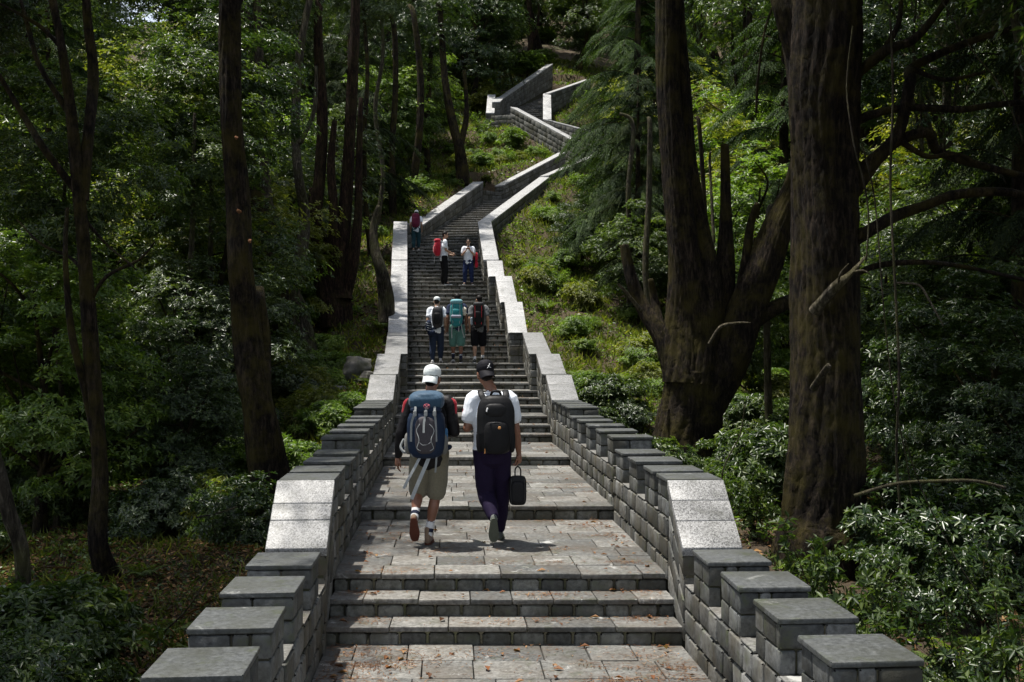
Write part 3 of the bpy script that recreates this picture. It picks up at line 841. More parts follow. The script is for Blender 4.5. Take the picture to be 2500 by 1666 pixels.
hero('broadleaf_tree', 'slender dark tree that forks high up, standing on leaf litter near the left edge', 12.5,
     [([(262, 1355), (245, 1240), (232, 1080), (215, 850), (203, 640), (185, 450), (168, 270), (150, 100), (118, -60), (100, -300)], [28, 20, 17.5, 16.5, 15, 14, 11, 9, 8, 5]),
      ([(188, 460), (198, 300), (190, 150), (182, 20), (186, -180)], [15, 13, 12, 10, 6]),
      ([(175, 440), (120, 350), (60, 270), (0, 160), (-60, 90)], [9, 8, 7, 5, 3]),
      ([(160, 260), (100, 160), (60, 60), (20, -40)], [8, 6, 5, 3]),
      ([(205, 700), (260, 640), (330, 600), (370, 560)], [5, 4, 3, 1.5]),
      ([(206, 640), (150, 590), (90, 560), (20, 500)], [6, 4, 3, 1.5]),
      ([(190, 500), (240, 560), (300, 600), (330, 625)], [5, 3, 2.4, 1.5]),
      ([(150, 120), (90, 60), (40, 30), (-30, -10)], [6, 5, 3, 2]),
      ([(232, 1080), (200, 900), (180, 760), (172, 600), (160, 480)], [11, 9, 8, 6, 4])], 'bark_dark',
     [('tall1', A3(-6.4, 12.6, 9.0), .9), ('bushy1', A3(-6.9, 13.6, 4.9), .55)])
t2 = hero('broadleaf_tree', 'tall straight mossy trunk with a leaning foot, close behind the left wall', 15.8,
     [([(640, 1180), (614, 1080), (598, 960), (580, 860), (565, 740), (556, 600), (545, 450), (532, 280), (527, 100), (530, -60), (520, -400)], [50, 42, 36, 33, 30, 27, 25.5, 24, 23, 22, 18]),
      ([(617, 1010), (606, 900), (598, 780), (592, 700), (584, 662)], [24, 20, 17, 15, 12]),
      ([(528, 60), (570, -60), (640, -200)], [12, 10, 5])], 'bark_dark',
     [('tall0', A3(-8.4, 16.8, 9.0), .95)],
     [('branch_scar', [(551, 487, .24), (547, 484, .32)], [4, 3.5], 'cutwood'), ('branch_scar', [(574, 553, .26), (574, 556, .34)], [3.6, 3], 'cutwood'), ('branch_scar', [(543, 316, .2), (543, 318, .3)], [3.6, 3], 'cutwood')])
hero('broadleaf_tree', 'curving pale-barked tree splitting into two stems behind the tall mossy trunk', 27,
     [([(702, 805), (684, 720), (655, 640), (632, 540), (612, 460), (603, 330), (593, 150), (590, -50)], [24, 21, 18, 15, 14, 12, 10, 9]),
      ([(668, 690), (690, 600), (696, 500), (688, 400), (676, 280), (690, 100), (720, -60)], [18, 15, 12, 11, 10, 9, 7]),
      ([(612, 460), (580, 400), (560, 340)], [7, 6, 3]), ([(690, 330), (720, 250), (725, 150)], [6, 5, 3])], 'bark_pale',
     [('tall2', A3(-7.8, 28.5, 10.4), .9)])
hero('broadleaf_tree', 'thick dark leaning bole behind the curving pale-barked tree', 26.3,
     [([(650, 775), (636, 700), (622, 620), (600, 540), (585, 420), (580, 250), (560, 0)], [34, 28, 26, 20, 16, 13, 10])], 'bark_dark', [('tall1', A3(-8.6, 26, 10.4), .85)])
hero('broadleaf_tree', 'many-stemmed reddish brown tree on the bank, left of the climbers', 31,
     [([(768, 705), (748, 640), (726, 560), (728, 480), (735, 400), (738, 260), (730, 60), (740, -50)], [36, 26, 17, 14, 13, 12, 10, 8]),
      ([(778, 690), (776, 600), (790, 500), (800, 330), (812, 100), (815, -60)], [32, 24, 15, 13, 11, 9]),
      ([(790, 680), (812, 600), (822, 500), (826, 380), (832, 230)], [19, 14, 10, 8, 5]),
      ([(760, 640), (745, 560), (720, 500), (712, 430)], [18, 14, 10, 6]),
      ([(765, 600), (768, 480), (762, 380), (770, 280)], [13, 11, 9, 6])], 'bark_red',
     [('tall1', A3(-8.0, 31.4, 11.4), .95)])
hero('dead_snag', 'bare crooked dead trunk leaning beside the left wall, below the climber with a maroon pack', 29.2,
     [([(888, 690), (880, 630), (862, 575), (858, 520), (871, 474)], [18, 15, 11, 9, 6]), ([(872, 600), (890, 560)], [4, 2])], 'bark_pale', cat='dead tree')
hero('broadleaf_tree', 'dark trunk at the edge of the grassy patch below the zigzag', 50,
     [([(1062, 395), (1056, 340), (1040, 280), (1022, 180), (1010, 20), (1000, -60)], [15, 12, 10, 8, 7, 6]), ([(1056, 340), (1072, 260), (1066, 160)], [8, 6, 4])], 'bark_dark', [('tall1', A3(-4.4, 51, 16), .95)])
hero('broadleaf_tree', 'reddish bare trunk rising behind the topmost left wall', 78,
     [([(1210, 190), (1216, 140), (1222, 80), (1216, 20), (1212, -60)], [9, 8, 7, 6, 5]), ([(1221, 100), (1236, 60), (1238, 10)], [4, 3, 2])], 'bark_red', [('tall0', A3(.2, 79, 27.5), 1.0)])
hero('broadleaf_tree', 'massive double-trunked mossy old tree with stubby limbs, behind the right wall', 18.5,
     [([(1572, 1100), (1578, 1000), (1586, 930), (1592, 850)], [86, 70, 66, 60]),
      ([(1560, 900), (1530, 790), (1482, 705), (1456, 640), (1438, 560)], [30, 24, 17, 13, 10]),
      ([(1580, 880), (1583, 760), (1578, 640), (1562, 500), (1548, 380), (1532, 200), (1530, 0), (1520, -260)], [60, 52, 42, 33, 29, 27, 25, 20]),
      ([(1600, 880), (1618, 740), (1614, 620), (1600, 520), (1580, 400), (1568, 250), (1553, 0), (1560, -200)], [56, 46, 38, 31, 28, 26, 23, 18]),
      ([(1615, 930), (1668, 830), (1705, 740), (1745, 640), (1785, 520), (1828, 410), (1850, 260), (1845, 120)], [48, 46, 44, 38, 33, 27, 20, 15]),
      ([(1648, 850), (1662, 740), (1668, 600), (1670, 470), (1668, 330)], [32, 27, 20, 13, 8]),
      ([(1700, 760), (1770, 712), (1840, 682)], [24, 18, 14]),
      ([(1520, 770), (1508, 690), (1498, 640)], [14, 10, 6]),
      ([(1700, 690), (1712, 600), (1722, 520), (1735, 470)], [15, 12, 9, 6]),
      ([(1560, 980), (1532, 1010), (1512, 1085)], [30, 30, 34])], 'bark_dark',
     [('tall1', A3(4.6, 19.6, 11.4), 1.15), ('tall3', A3(6.6, 18.2, 9.2), .95)],
     [('dead_branch', [(1420, 653, .6), (1442, 676, .4), (1474, 715, .2)], [2, 3.5, 4.5], 'deadwood_rough'),
      ('dead_branch', [(1630, 790, .9), (1655, 752, 1.0), (1690, 743, 1.1), (1724, 742, 1.1)], [3.4, 3.2, 2.6, 1.2], 'deadwood_rough'),
      ('branch_scar', [(1545, 283, .25), (1546, 285, .35)], [5, 4], 'cutwood')])
hero('conifer_tree', 'huge dark straight trunk with a pale broken stub, in front of the double-trunked tree', 13,
     [([(1885, 1262), (1892, 1180), (1898, 1000), (1900, 800), (1897, 600), (1893, 400), (1890, 200), (1900, 0), (1895, -300)], [112, 90, 78, 75, 73, 73, 75, 77, 68]),
      ([(1865, 270), (1838, 120), (1805, 0), (1785, -120)], [44, 30, 26, 20]),
      ([(1930, 200), (1978, 163), (2022, 128), (2092, 97), (2154, 26), (2190, -40)], [12, 12, 11, 10, 7, 5]),
      ([(1940, 470), (2004, 378), (2061, 308), (2090, 190), (2112, 145), (2189, 106), (2286, 75), (2400, 45)], [20, 17, 14, 13, 11, 9, 8, 5]),
      ([(1930, 300), (1995, 268), (2066, 251), (2132, 255), (2198, 260), (2264, 253), (2400, 240)], [12, 10, 9, 8, 8, 7, 6]),
      ([(1950, 420), (2004, 370), (2066, 323), (2132, 306), (2185, 334), (2264, 378), (2390, 405)], [16, 15, 13, 12, 11, 9, 6]),
      ([(1950, 560), (2010, 520), (2066, 493), (2132, 471), (2198, 449), (2308, 449), (2400, 490)], [16, 14, 13, 12, 11, 10, 7]),
      ([(2066, 323), (2130, 360), (2200, 352), (2270, 372)], [7, 6, 5, 3]),
      ([(2100, 160), (2160, 190), (2240, 180)], [6, 5, 3]), ([(2022, 128), (2060, 60), (2080, -20)], [8, 6, 4]),
      ([(1950, 640), (2020, 610), (2100, 606), (2220, 612), (2330, 650)], [8, 7, 6, 5, 4]),
      ([(1880, 1200), (1840, 1215), (1815, 1260)], [50, 35, 25])], 'bark_dark',
     [('tall1', A3(5.4, 13.4, 8.6), 1.05), ('bushy1', A3(7.2, 14.2, 6.0), .8)],
     [('broken_stub', [(1872, 715, .45), (1892, 690, .6), (1925, 655, .75), (1950, 634, .8), (1994, 586, .7)], [13, 11.5, 10, 6.5, 1.5], 'deadwood_rough'),
      ('broken_stub', [(1868, 893, .42), (1888, 862, .62), (1904, 840, .75)], [8, 7.5, 6], 'bark_pale'),
      ('dead_twig', [(1925, 655, .75), (1932, 628, .9), (1950, 606, 1.0)], [3, 2, .8], 'deadwood_rough'), ('dead_twig', [(1958, 626, .8), (1984, 622, .95), (2004, 634, 1.0)], [2.5, 1.8, .7], 'deadwood_rough'),
      ('dead_twig', [(2060, 650, .2), (2110, 655, .3), (2132, 684, .35), (2168, 750, .4)], [2, 2.5, 2.2, 1.2], 'deadwood')], wob=.07)
hero('broadleaf_tree', 'pale lichened bole leaning in from the very left edge of the frame', 9.2,
     [([(52, 1275), (34, 1180), (12, 1080), (-14, 990), (-60, 820), (-120, 500), (-160, 100)], [17, 16, 16, 15, 14, 12, 9])], 'bark_pale', [('tall0', A3(-6.4, 9.4, 6.4), .8)])
for px, y0, y1, d_, r_ in ((1617, 560, 300, 24, 6), (1446, 530, 290, 33, 6), (1494, 560, 300, 31, 7), (1640, 600, 380, 26, 4), (845, 560, 150, 38, 6), (905, 500, 60, 44, 7), (955, 470, 40, 48, 8), (985, 440, 100, 52, 6), (870, 520, 100, 41, 5), (1760, 1000, 500, 20, 8), (130, 900, 560, 17, 6), (430, 900, 500, 21, 7), (480, 860, 420, 23, 6)):
    wb = [R.uniform(-12, 12) for _ in range(5)]
    b_ = at(px, y0, d_); yb = 810-(gz(b_[0], d_)-CZ)*2500/d_
    lab = 'slim dark tree trunk ' + {1617: 'seen just right of the double-trunked tree, upright', 1446: 'beneath the drooping conifer, nearer the stairs', 1494: 'beneath the drooping conifer, nearer the double-trunked tree', 1640: 'thinnest of the poles right of the double-trunked tree', 845: 'just right of the many-stemmed reddish tree', 905: 'in deep shade above the dead snag', 955: 'in deep shade above the climber with the maroon pack', 985: 'nearest the top of the bending left wall', 870: 'thinnest one, above and left of the dead snag', 1760: 'between the double-trunked tree and the huge trunk', 130: 'in the shade left of the slender forked tree', 430: 'in the shade left of the tall mossy trunk', 480: 'second in the shade left of the tall mossy trunk'}[px]
    hero('forest_tree', lab[:200], d_, [([(px+wb[0], yb), (px+wb[1], (yb*2+y1)/3), (px+wb[2], (yb+2*y1)/3), (px+wb[3], y1), (px+wb[4]*2, y1-(240 if px < 900 else 30))], [r_*1.3, r_, r_, r_*.8, r_*.5])], 'bark_dark' if px % 2 else 'bark_pale',
         [(('bushy1', 'bushy0', 'bushy2')[px % 3], at(px, y1-200, d_), .75)] if px < 900 else [])

# drooping conifers beside the bends of the stairs
def con(k, x, y, sc, lab, dz=0, rz=1.):
    placed.append((x, y, 2.5)); return place(k, x, y, sc, rz, 'conifer_tree', lab, 'tree', 'drooping conifers', dz)
con('con0', 4.5, 38.5, 1.12, 'tall feathery conifer whose drooping boughs hide the bend of the stairs', rz=2.2)
con('con1', 6.1, 46.0, 1.15, 'feathery conifer behind the one that hides the bend')
con('con2', 4.0, 34.5, .62, 'short feathery conifer at the foot of the tall drooping one, right of the stairs', rz=4)
con('con0', 7.0, 52.0, 1.3, 'feathery conifer on the slope right of the zigzag of walls', rz=5)
con('con0', 7.6, 62.0, 1.35, 'grey-green conifer right of the topmost steps', rz=.4)
con('con1', 7.8, 31.0, 1.15, 'dark conifer showing between the double trunks and the huge trunk', rz=3)
con('con2', 11.5, 22.0, 1.1, 'dark conifer with level boughs at the right edge', rz=5)
con('con2', 8.7, 18.5, .95, 'dark conifer just right of the huge trunk', rz=2)
con('con2', 14.5, 30.0, 1.3, 'dark conifer far back in the shade near the right edge', rz=1)
con('con0', -11.5, 27.0, .95, 'green conifer among broadleaf trees near the upper left corner', rz=1.5)
con('con1', -17, 40, 1.4, 'conifer standing deep in the wood at the upper left', rz=3.5)

def bushy(k, px, d, sc, lab, dz=0, rz=None):
    x = (px-1176.5)/2500*d; placed.append((x, d, 2.0*sc))
    return place(k, x, d, sc, R.random()*6 if rz is None else rz, 'bushy_tree', lab, 'tree', 'bushy young trees along the stairs', dz)
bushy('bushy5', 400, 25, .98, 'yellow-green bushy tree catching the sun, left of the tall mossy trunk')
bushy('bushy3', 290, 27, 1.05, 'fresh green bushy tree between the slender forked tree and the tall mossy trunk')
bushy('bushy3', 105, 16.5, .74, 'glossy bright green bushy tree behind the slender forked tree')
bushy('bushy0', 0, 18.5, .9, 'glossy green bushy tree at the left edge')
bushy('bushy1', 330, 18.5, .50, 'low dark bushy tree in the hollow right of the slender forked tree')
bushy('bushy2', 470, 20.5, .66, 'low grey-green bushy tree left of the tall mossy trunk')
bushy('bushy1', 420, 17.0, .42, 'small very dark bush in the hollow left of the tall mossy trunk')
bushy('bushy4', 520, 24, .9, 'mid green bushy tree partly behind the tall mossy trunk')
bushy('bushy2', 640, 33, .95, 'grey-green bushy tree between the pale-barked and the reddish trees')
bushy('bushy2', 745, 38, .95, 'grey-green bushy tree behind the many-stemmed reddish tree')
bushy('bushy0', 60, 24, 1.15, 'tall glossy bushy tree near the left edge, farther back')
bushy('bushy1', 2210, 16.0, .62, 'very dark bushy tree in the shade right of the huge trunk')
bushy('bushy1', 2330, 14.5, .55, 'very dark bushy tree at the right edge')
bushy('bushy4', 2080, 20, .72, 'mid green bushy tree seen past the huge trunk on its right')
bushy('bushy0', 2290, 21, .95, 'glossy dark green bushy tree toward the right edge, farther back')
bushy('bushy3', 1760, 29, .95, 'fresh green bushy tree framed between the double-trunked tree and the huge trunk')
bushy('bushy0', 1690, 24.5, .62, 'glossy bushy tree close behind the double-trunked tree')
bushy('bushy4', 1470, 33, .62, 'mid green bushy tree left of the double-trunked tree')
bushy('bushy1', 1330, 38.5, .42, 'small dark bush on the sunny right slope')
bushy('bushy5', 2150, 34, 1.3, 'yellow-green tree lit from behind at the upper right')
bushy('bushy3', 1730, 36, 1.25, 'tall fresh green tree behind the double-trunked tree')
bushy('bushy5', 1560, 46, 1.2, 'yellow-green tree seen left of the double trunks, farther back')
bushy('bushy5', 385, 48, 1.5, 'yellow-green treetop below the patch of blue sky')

# unseen canopy trees added outside the frame to shade the banks
for k_, x_, y_, s_ in (('tall1', -9.5, 6, 1.1), ('tall0', -7.4, 2.5, 1.0), ('tall1', 9.6, 9.5, 1.0), ('tall3', 7.6, 5.0, 1.0), ('tall1', 12, 15.5, 1.1), ('tall1', 4.45, 7.0, .8), ('tall1', 6.7, 12.0, .95), ('tall2', 3.9, 3.6, .8),
                     ('tall0', -5.9, 6.6, .7), ('tall1', 6.2, 9.4, .95)):
    placed.append((x_, y_, 2))
    place(k_, x_, y_, s_, x_, 'broadleaf_tree', {-9.5: 'tall unseen shade tree added beyond the left edge', -7.4: 'tall unseen shade tree added beside the lowest landing, left', -12.5: 'tall dark tree behind the glossy bushes at the left edge', 9.6: 'tall dark unseen tree added for shade beyond the shrubs at the right edge', 7.6: 'tall reddish unseen shade tree added beside the lowest landing, right', 12: 'tall dark unseen tree added for shade behind the bushes at the right edge', -11.5: 'tall green tree beyond the left edge', 4.45: 'unseen shade tree added over the shrubs beside the nearest right blocks', 6.7: 'dark tree added for shade right of the huge trunk', 3.9: 'grey-green unseen shade tree added beside the lowest blocks of the right wall', -5.9: 'unseen shade tree added close to the lowest blocks of the left wall', 6.2: 'unseen shade tree added close to the lowest blocks of the right wall'}[x_], 'tree', 'trees of the forest round the stairs')

c1 = scatter(4000, 24, 60, ['tall0', 'tall1', 'tall2', 'tall3', 'tall1'], .85, 1.2, 3.4, 5.6, 8.5, 34)
c2 = scatter(5000, 22, 62, ['bushy0', 'bushy3', 'bushy2', 'bushy1', 'bushy4', 'bushy5', 'bushy0', 'bushy3', 'con2'], .7, 1.1, 2.3, 3.4, 7.5, 100)
c3 = scatter(6000, 60, 125, ['tall0', 'tall2', 'bushy0', 'bushy3', 'bushy5', 'bushy4', 'tall1', 'tall3', 'bushy1', 'con1', 'con2'], 1.0, 1.6, 3.7, 1.6, 1.8, 150)
print('trees', c1, c2, c3)

# ------------------------------------------------------------------ shrubs, ferns and ground cover
def shrub_kind(name, seed, r, h, leafm, clumps, tips, k, L, Wr, up=.7, csize=.36, stems=9):
    cm, c = crown_mesh(name, seed, r, r, h*.5, clumps, tips, k, L, Wr, shell=.35, csize=csize, up=up)
    V_ = np.empty(len(cm.vertices)*3); cm.vertices.foreach_get('co', V_); V_ = V_.reshape(-1, 3); V_[:, 2] += h*.5; cm.vertices.foreach_set('co', V_.ravel()); cm.update()
    cm.materials.append(M[leafm]); T = Tubes(); g_ = np.random.default_rng(seed)
    for q in c[g_.choice(len(c), stems)]:
        T.add([(0, 0, -.15), (q[0]*.4, q[1]*.4, h*.3), (q[0], q[1], q[2]+h*.5)], [.022, .014, .004], 5, 0, 3)
    tm = T.mesh(name+'_stems'); tm.materials.append(M['bark_dark']); return tm, cm
SH = {}
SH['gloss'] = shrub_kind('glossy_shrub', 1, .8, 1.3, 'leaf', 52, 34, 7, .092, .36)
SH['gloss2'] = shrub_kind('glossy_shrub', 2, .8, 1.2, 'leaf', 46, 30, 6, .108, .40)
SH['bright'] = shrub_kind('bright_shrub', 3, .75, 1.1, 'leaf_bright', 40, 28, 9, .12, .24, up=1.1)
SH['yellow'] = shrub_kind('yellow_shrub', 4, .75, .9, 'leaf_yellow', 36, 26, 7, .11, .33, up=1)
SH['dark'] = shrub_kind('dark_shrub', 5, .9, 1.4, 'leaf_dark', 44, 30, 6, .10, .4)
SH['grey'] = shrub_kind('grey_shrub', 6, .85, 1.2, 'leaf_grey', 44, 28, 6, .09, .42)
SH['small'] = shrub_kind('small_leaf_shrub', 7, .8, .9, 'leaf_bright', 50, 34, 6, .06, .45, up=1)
def fern_mesh(seed, n=9, L=.75):
    g_ = np.random.default_rng(seed); P_ = []; D_ = []; N_ = []; L_ = []
    for i_ in range(n):
        a = i_/n*6.283+g_.normal()*.2; d = np.array([math.cos(a), math.sin(a), 0]); s_ = np.linspace(.12, 1, 26)[:, None]; l_ = L*(.75+.4*g_.random())
        pts = d*l_*s_*.85+np.array([0, 0, 1])*l_*(.85*s_-.6*s_**2.2); sv = np.array([-d[1], d[0], 0])
        w = l_*.27*np.sin(np.clip(s_[:, 0]*1.05, 0, 1)*2.6+.45)*(1.05-s_[:, 0]*.8)
        for q in (-1, 1):
            P_.append(pts); D_.append(sv*q+d*.35+g_.normal(size=pts.shape)*.06+[0, 0, -.1]); N_.append(np.tile([0, 0, 1.], (26, 1))+d*.3); L_.append(np.maximum(w, .02))
    P_, D_, N_, L_ = map(np.concatenate, (P_, D_, N_, L_))
    return leaf_mesh('fern_fronds', P_, D_, N_, L_, np.full(len(L_), .036*L/.75), fold=.08, droop=.1)
FERN = [fern_mesh(1), fern_mesh(2, 8, .6), fern_mesh(3, 11, .85)]
for f_ in FERN: f_.materials.append(M['fern'])
def sapling_kind(name, seed, h, stems, L, Wr, leafm, k=5):
    g_ = np.random.default_rng(seed); T = Tubes(); tp = []; ax = []
    for i_ in range(stems):
        a = g_.random()*6.28; rr = h*(.15+.4*g_.random()); hh = h*(.6+.5*g_.random()); n = 9; s_ = np.linspace(0, 1, n)[:, None]
        B_ = np.array([math.cos(a), math.sin(a), 0])*rr*s_**1.5+np.array([0, 0, 1])*hh*s_+g_.normal(size=(n, 3))*.02*s_
        T.add(B_, np.linspace(.009, .003, n), 5)
        for q in range(11):
            u = .25+.75*(q+g_.random())/11; b = np.array([np.interp(u, s_[:, 0], B_[:, j_]) for j_ in range(3)]); d_ = rdir(1, g_)[0]*[1, 1, .4]+[0, 0, .25]
            ln = .10+.22*(1-u)*g_.random()*2
            for w in (.5, 1.): tp.append(b+unit(d_)*ln*w); ax.append(unit(d_)+[0, 0, .35])
            T.add([b, b+unit(d_)*ln], [.003, .0015], 4)
        tp.append(B_[-1]); ax.append(np.array([0, 0, 1.]))
    me = whorls(name, np.array(tp), np.array(ax), k, L, L*Wr, g=g_, spread=1.1, jit=.5); me.materials.append(M[leafm]); tm = T.mesh(name+'_stems'); tm.materials.append(M['bark_dark']); return tm, me
SH['sap'] = sapling_kind('sapling', 31, 1.2, 8, .088, .38, 'leaf_near')
SH['sap2'] = sapling_kind('sapling', 32, 1.05, 10, .085, .34, 'leaf_bright')
SH['sapd'] = sapling_kind('sapling', 33, 1.2, 10, .08, .42, 'leaf_dark')
SHD = {'sap': 'loose glossy sapling', 'sap2': 'loose light-green sapling', 'sapd': 'loose dark sapling', 'gloss': 'glossy dark green shrub', 'gloss2': 'large-leaved glossy shrub', 'bright': 'bright green long-leaved shrub', 'yellow': 'yellow-green shrub', 'dark': 'dark shrub', 'grey': 'grey-green shrub', 'small': 'small-leaved green shrub'}
sh_placed = []
def shrub(k, x, y, s, lab, dz=-.08, sz=None, grp='shrubs beside the stairs'):
    sh_placed.append((x, y, s))
    tm, cm = SH[k]; o = empty('shrub', (x, y, gz(x, y)+dz), R.random()*6.28, SHD[k]+' '+lab, 'shrub', grp, 'thing'); o.scale = (s, s, sz or s)
    link('stem', tm, None, o, True); link('foliage', cm, None, o); return o
def shp(k, px, d, s, lab, sz=None): return shrub(k, (px-1176.5)/2500*d, d, s, lab, sz=sz)
shp('gloss', 80, 8.6, .95, 'topmost at the lower left, by the leaning pale bole', .9)
shp('gloss2', 175, 9.6, .62, 'at the foot of the slender forked tree')
shp('gloss', 20, 7.6, .75, 'in the bottom left corner')
shp('small', 245, 8.2, .35, 'low on the ground at the bottom left')
shp('yellow', 500, 15.2, .75, 'with sunlit tips left of the leaning foot of the mossy trunk', 1.0)
shp('dark', 560, 14.3, .7, 'against the leaning foot of the mossy trunk')
shp('grey', 430, 16.4, .8, 'in the hollow, left of the one with sunlit tips')
shp('dark', 350, 15.5, .7, 'in the hollow beyond the litter clearing')
for px, d_, s_, k_, lb in ((700, 18.4, .62, 'bright', 'directly right of the mossy trunk'), (752, 20.4, .75, 'bright', 'tallest of the sunny clump behind the left wall'), (806, 21.6, .6, 'bright', 'nearest the left wall in the sunny clump'),
                         (726, 22.4, .7, 'yellow', 'at the back of the sunny clump behind the left wall'), (672, 17.2, .5, 'bright', 'lowest of the sunny clump behind the left wall'), (735, 26.5, .5, 'small', 'between the sunny clump and the pale rock'), (690, 24, .7, 'grey', 'on the bank behind the sunny clump')):
    shp(k_, px, d_, s_, lb)
for px, d_, s_, k_, lb in ((1640, 15.4, .62, 'sap2', 'peeping over the wall below the double-trunked tree'), (1690, 17.2, .85, 'gloss', 'right of the double-trunked tree, in half shade'), (1735, 14.0, .8, 'sap', 'between the right wall and the huge trunk'),
                         (1850, 11.2, .8, 'sap', 'in front of the foot of the huge trunk'), (1930, 9.6, 1.05, 'sap', 'tallest beside the nearest right blocks'), (2010, 8.9, .8, 'sap', 'right of the tallest by the nearest blocks'),
                         (2110, 11, .7, 'dark', 'behind the saplings beside the nearest right blocks'), (2215, 8.4, .8, 'sapd', 'at the lower right'), (2335, 7.4, .95, 'sap', 'in the bottom right corner'), (2290, 8.6, .7, 'sap', 'above the bottom right corner'),
                         (2260, 10.4, .8, 'sapd', 'at the right edge above the corner'), (2130, 7.6, .6, 'sapd', 'low at the bottom right'), (1985, 7.9, .6, 'grey', 'low beside the third nearest right block'), (2060, 12.5, .9, 'dark', 'in shade right of the huge trunk'), (2170, 13.5, 1.0, 'dark', 'in deep shade at mid height on the right'),
                         (2290, 12, 1.0, 'dark', 'in deep shade by the right edge'), (1780, 17.5, .8, 'gloss', 'between the two great trunks'), (1560, 16.3, .45, 'yellow', 'at the moss-covered foot of the double-trunked tree'),
                         (1720, 20.5, 1.0, 'gloss', 'farther back between the two great trunks'), (2240, 16, 1.1, 'gloss', 'in the dark wood at the right'),
                         (1400, 22.5, .6, 'yellow', 'on the slope above the right merlons'), (1350, 24.5, .62, 'bright', 'beside the sloping slabs of the right wall'), (1450, 21.5, .7, 'grey', 'left of the moss-covered foot of the double-trunked tree')):
    shp(k_, px, d_, s_, lb)
shp('sap', 150, 9.2, .75, 'left of the slender forked tree, at its foot'); shp('sapd', 60, 7.4, .8, 'in the lower left corner'); shp('sapd', 210, 8.2, .5, 'low in the lower left, right of the others'); shp('sapd', 500, 13.4, .7, 'beyond the lone fern by the left wall')
shp('sap2', 470, 14.4, .7, 'with sunlit leaves in the hollow left of the mossy trunk')
g = np.random.default_rng(9)
for px, d_, s_ in ((820, 26, 1.3), (820, 24.8, 1.2), (845, 25, 1), (770, 24.4, 1), (800, 23.6, 1.2)): sh_placed.append(((px-1176.5)/2500*d_, d_, s_))
# shrubs over the two banks
def zone(x, y):
    sd_ = 'left' if x < (lx(y) if y > 23 else -2) else 'right'
    if y > 49 and x < 4: return 'on the grassy patch below the zigzag of walls'
    r_ = 'lower' if y < 25 else ('middle' if y < 36 else 'upper')
    return 'among undergrowth on the %s %s bank' % (r_, sd_)
def scat_shrub(n, want, maxy=61, y0_=9, gap=.6):
    n_ = 0
    for _ in range(40000):
        if n_ >= n: break
        y = y0_+(maxy-y0_)*g.random()**.85; x = (g.random()*2-1)*(.49*y+.5)
        dd, _f = corridor(np.array([x]), np.array([y]))
        if dd[0] < .95: continue
        left = x < -2
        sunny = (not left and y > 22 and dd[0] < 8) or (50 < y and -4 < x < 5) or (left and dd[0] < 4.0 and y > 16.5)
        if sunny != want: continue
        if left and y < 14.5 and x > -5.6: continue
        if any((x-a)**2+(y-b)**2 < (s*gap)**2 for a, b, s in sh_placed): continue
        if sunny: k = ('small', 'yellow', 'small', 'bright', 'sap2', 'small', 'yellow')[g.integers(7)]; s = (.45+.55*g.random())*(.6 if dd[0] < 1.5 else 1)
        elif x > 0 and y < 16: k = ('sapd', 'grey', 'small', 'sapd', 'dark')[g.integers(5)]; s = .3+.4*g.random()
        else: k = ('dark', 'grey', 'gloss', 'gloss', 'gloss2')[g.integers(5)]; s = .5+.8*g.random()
        if y > 60: s *= 1.5
        wh = '(low)'*(s < .5)+('in front of ' if y < 18 else ('far beyond ' if y > 45 else ('beyond ' if y > 32 else 'near ')))+landmark(x, y); wh = wh.replace('(low)', 'low down, ')
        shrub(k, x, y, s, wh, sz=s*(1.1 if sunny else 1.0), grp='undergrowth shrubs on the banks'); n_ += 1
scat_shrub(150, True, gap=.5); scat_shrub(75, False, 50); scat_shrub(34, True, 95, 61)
def fern(x, y, s, lab):
    o = link('fern', FERN[R.randrange(3)], None, None, loc=(x, y, gz(x, y)+.02)); o.scale = (s, s, s); o.rotation_euler = (0, 0, R.random()*6.28)
    tag(o, lab, 'fern', 'ferns on the banks', 'thing')
fern((395-1176.5)/2500*10.4, 10.4, .62, 'light green fern alone on the leaf litter behind the nearest left blocks')
fern((330-1176.5)/2500*12.2, 12.2, .5, 'small fern between the slender forked tree and the left wall')
fern((440-1176.5)/2500*9.8, 9.8, .38, 'small fern tucked against the left wall near the lone fern')
for i_, (px, d_) in enumerate(((1330, 26), (1365, 25), (1385, 23.5), (1420, 26), (1345, 29), (1300, 30), (1255, 33), (1275, 36), (1225, 38))):
    fern((px-1176.5)/2500*d_, d_, .95, ('light green fern on the right bank, ' + ('lowest, beside', 'second lowest, near', 'low, in front of', 'right-hand, above', 'fifth up from', 'sixth up from', 'seventh up from', 'eighth up from', 'topmost, far above')[i_]+' the sloping slabs'))
for i_, (px, d_) in enumerate(((850, 22), (838, 20.5), (868, 24), (885, 27), (880, 30))):
    fern((px-1176.5)/2500*d_, d_, .8, 'light green fern along the left wall, '+('second', 'lowest', 'third', 'fourth', 'topmost')[i_]+' up the slope')
for i_, (px, d_) in enumerate(((620, 19), (655, 20), (2190, 9.4), (2050, 8.3))):
    fern((px-1176.5)/2500*d_, d_, .7, ('fern between the mossy trunk and the sunny clump', 'fern at the edge of the sunny clump', 'fern among shrubs at lower right', 'fern beside the nearest block of the right wall')[i_])

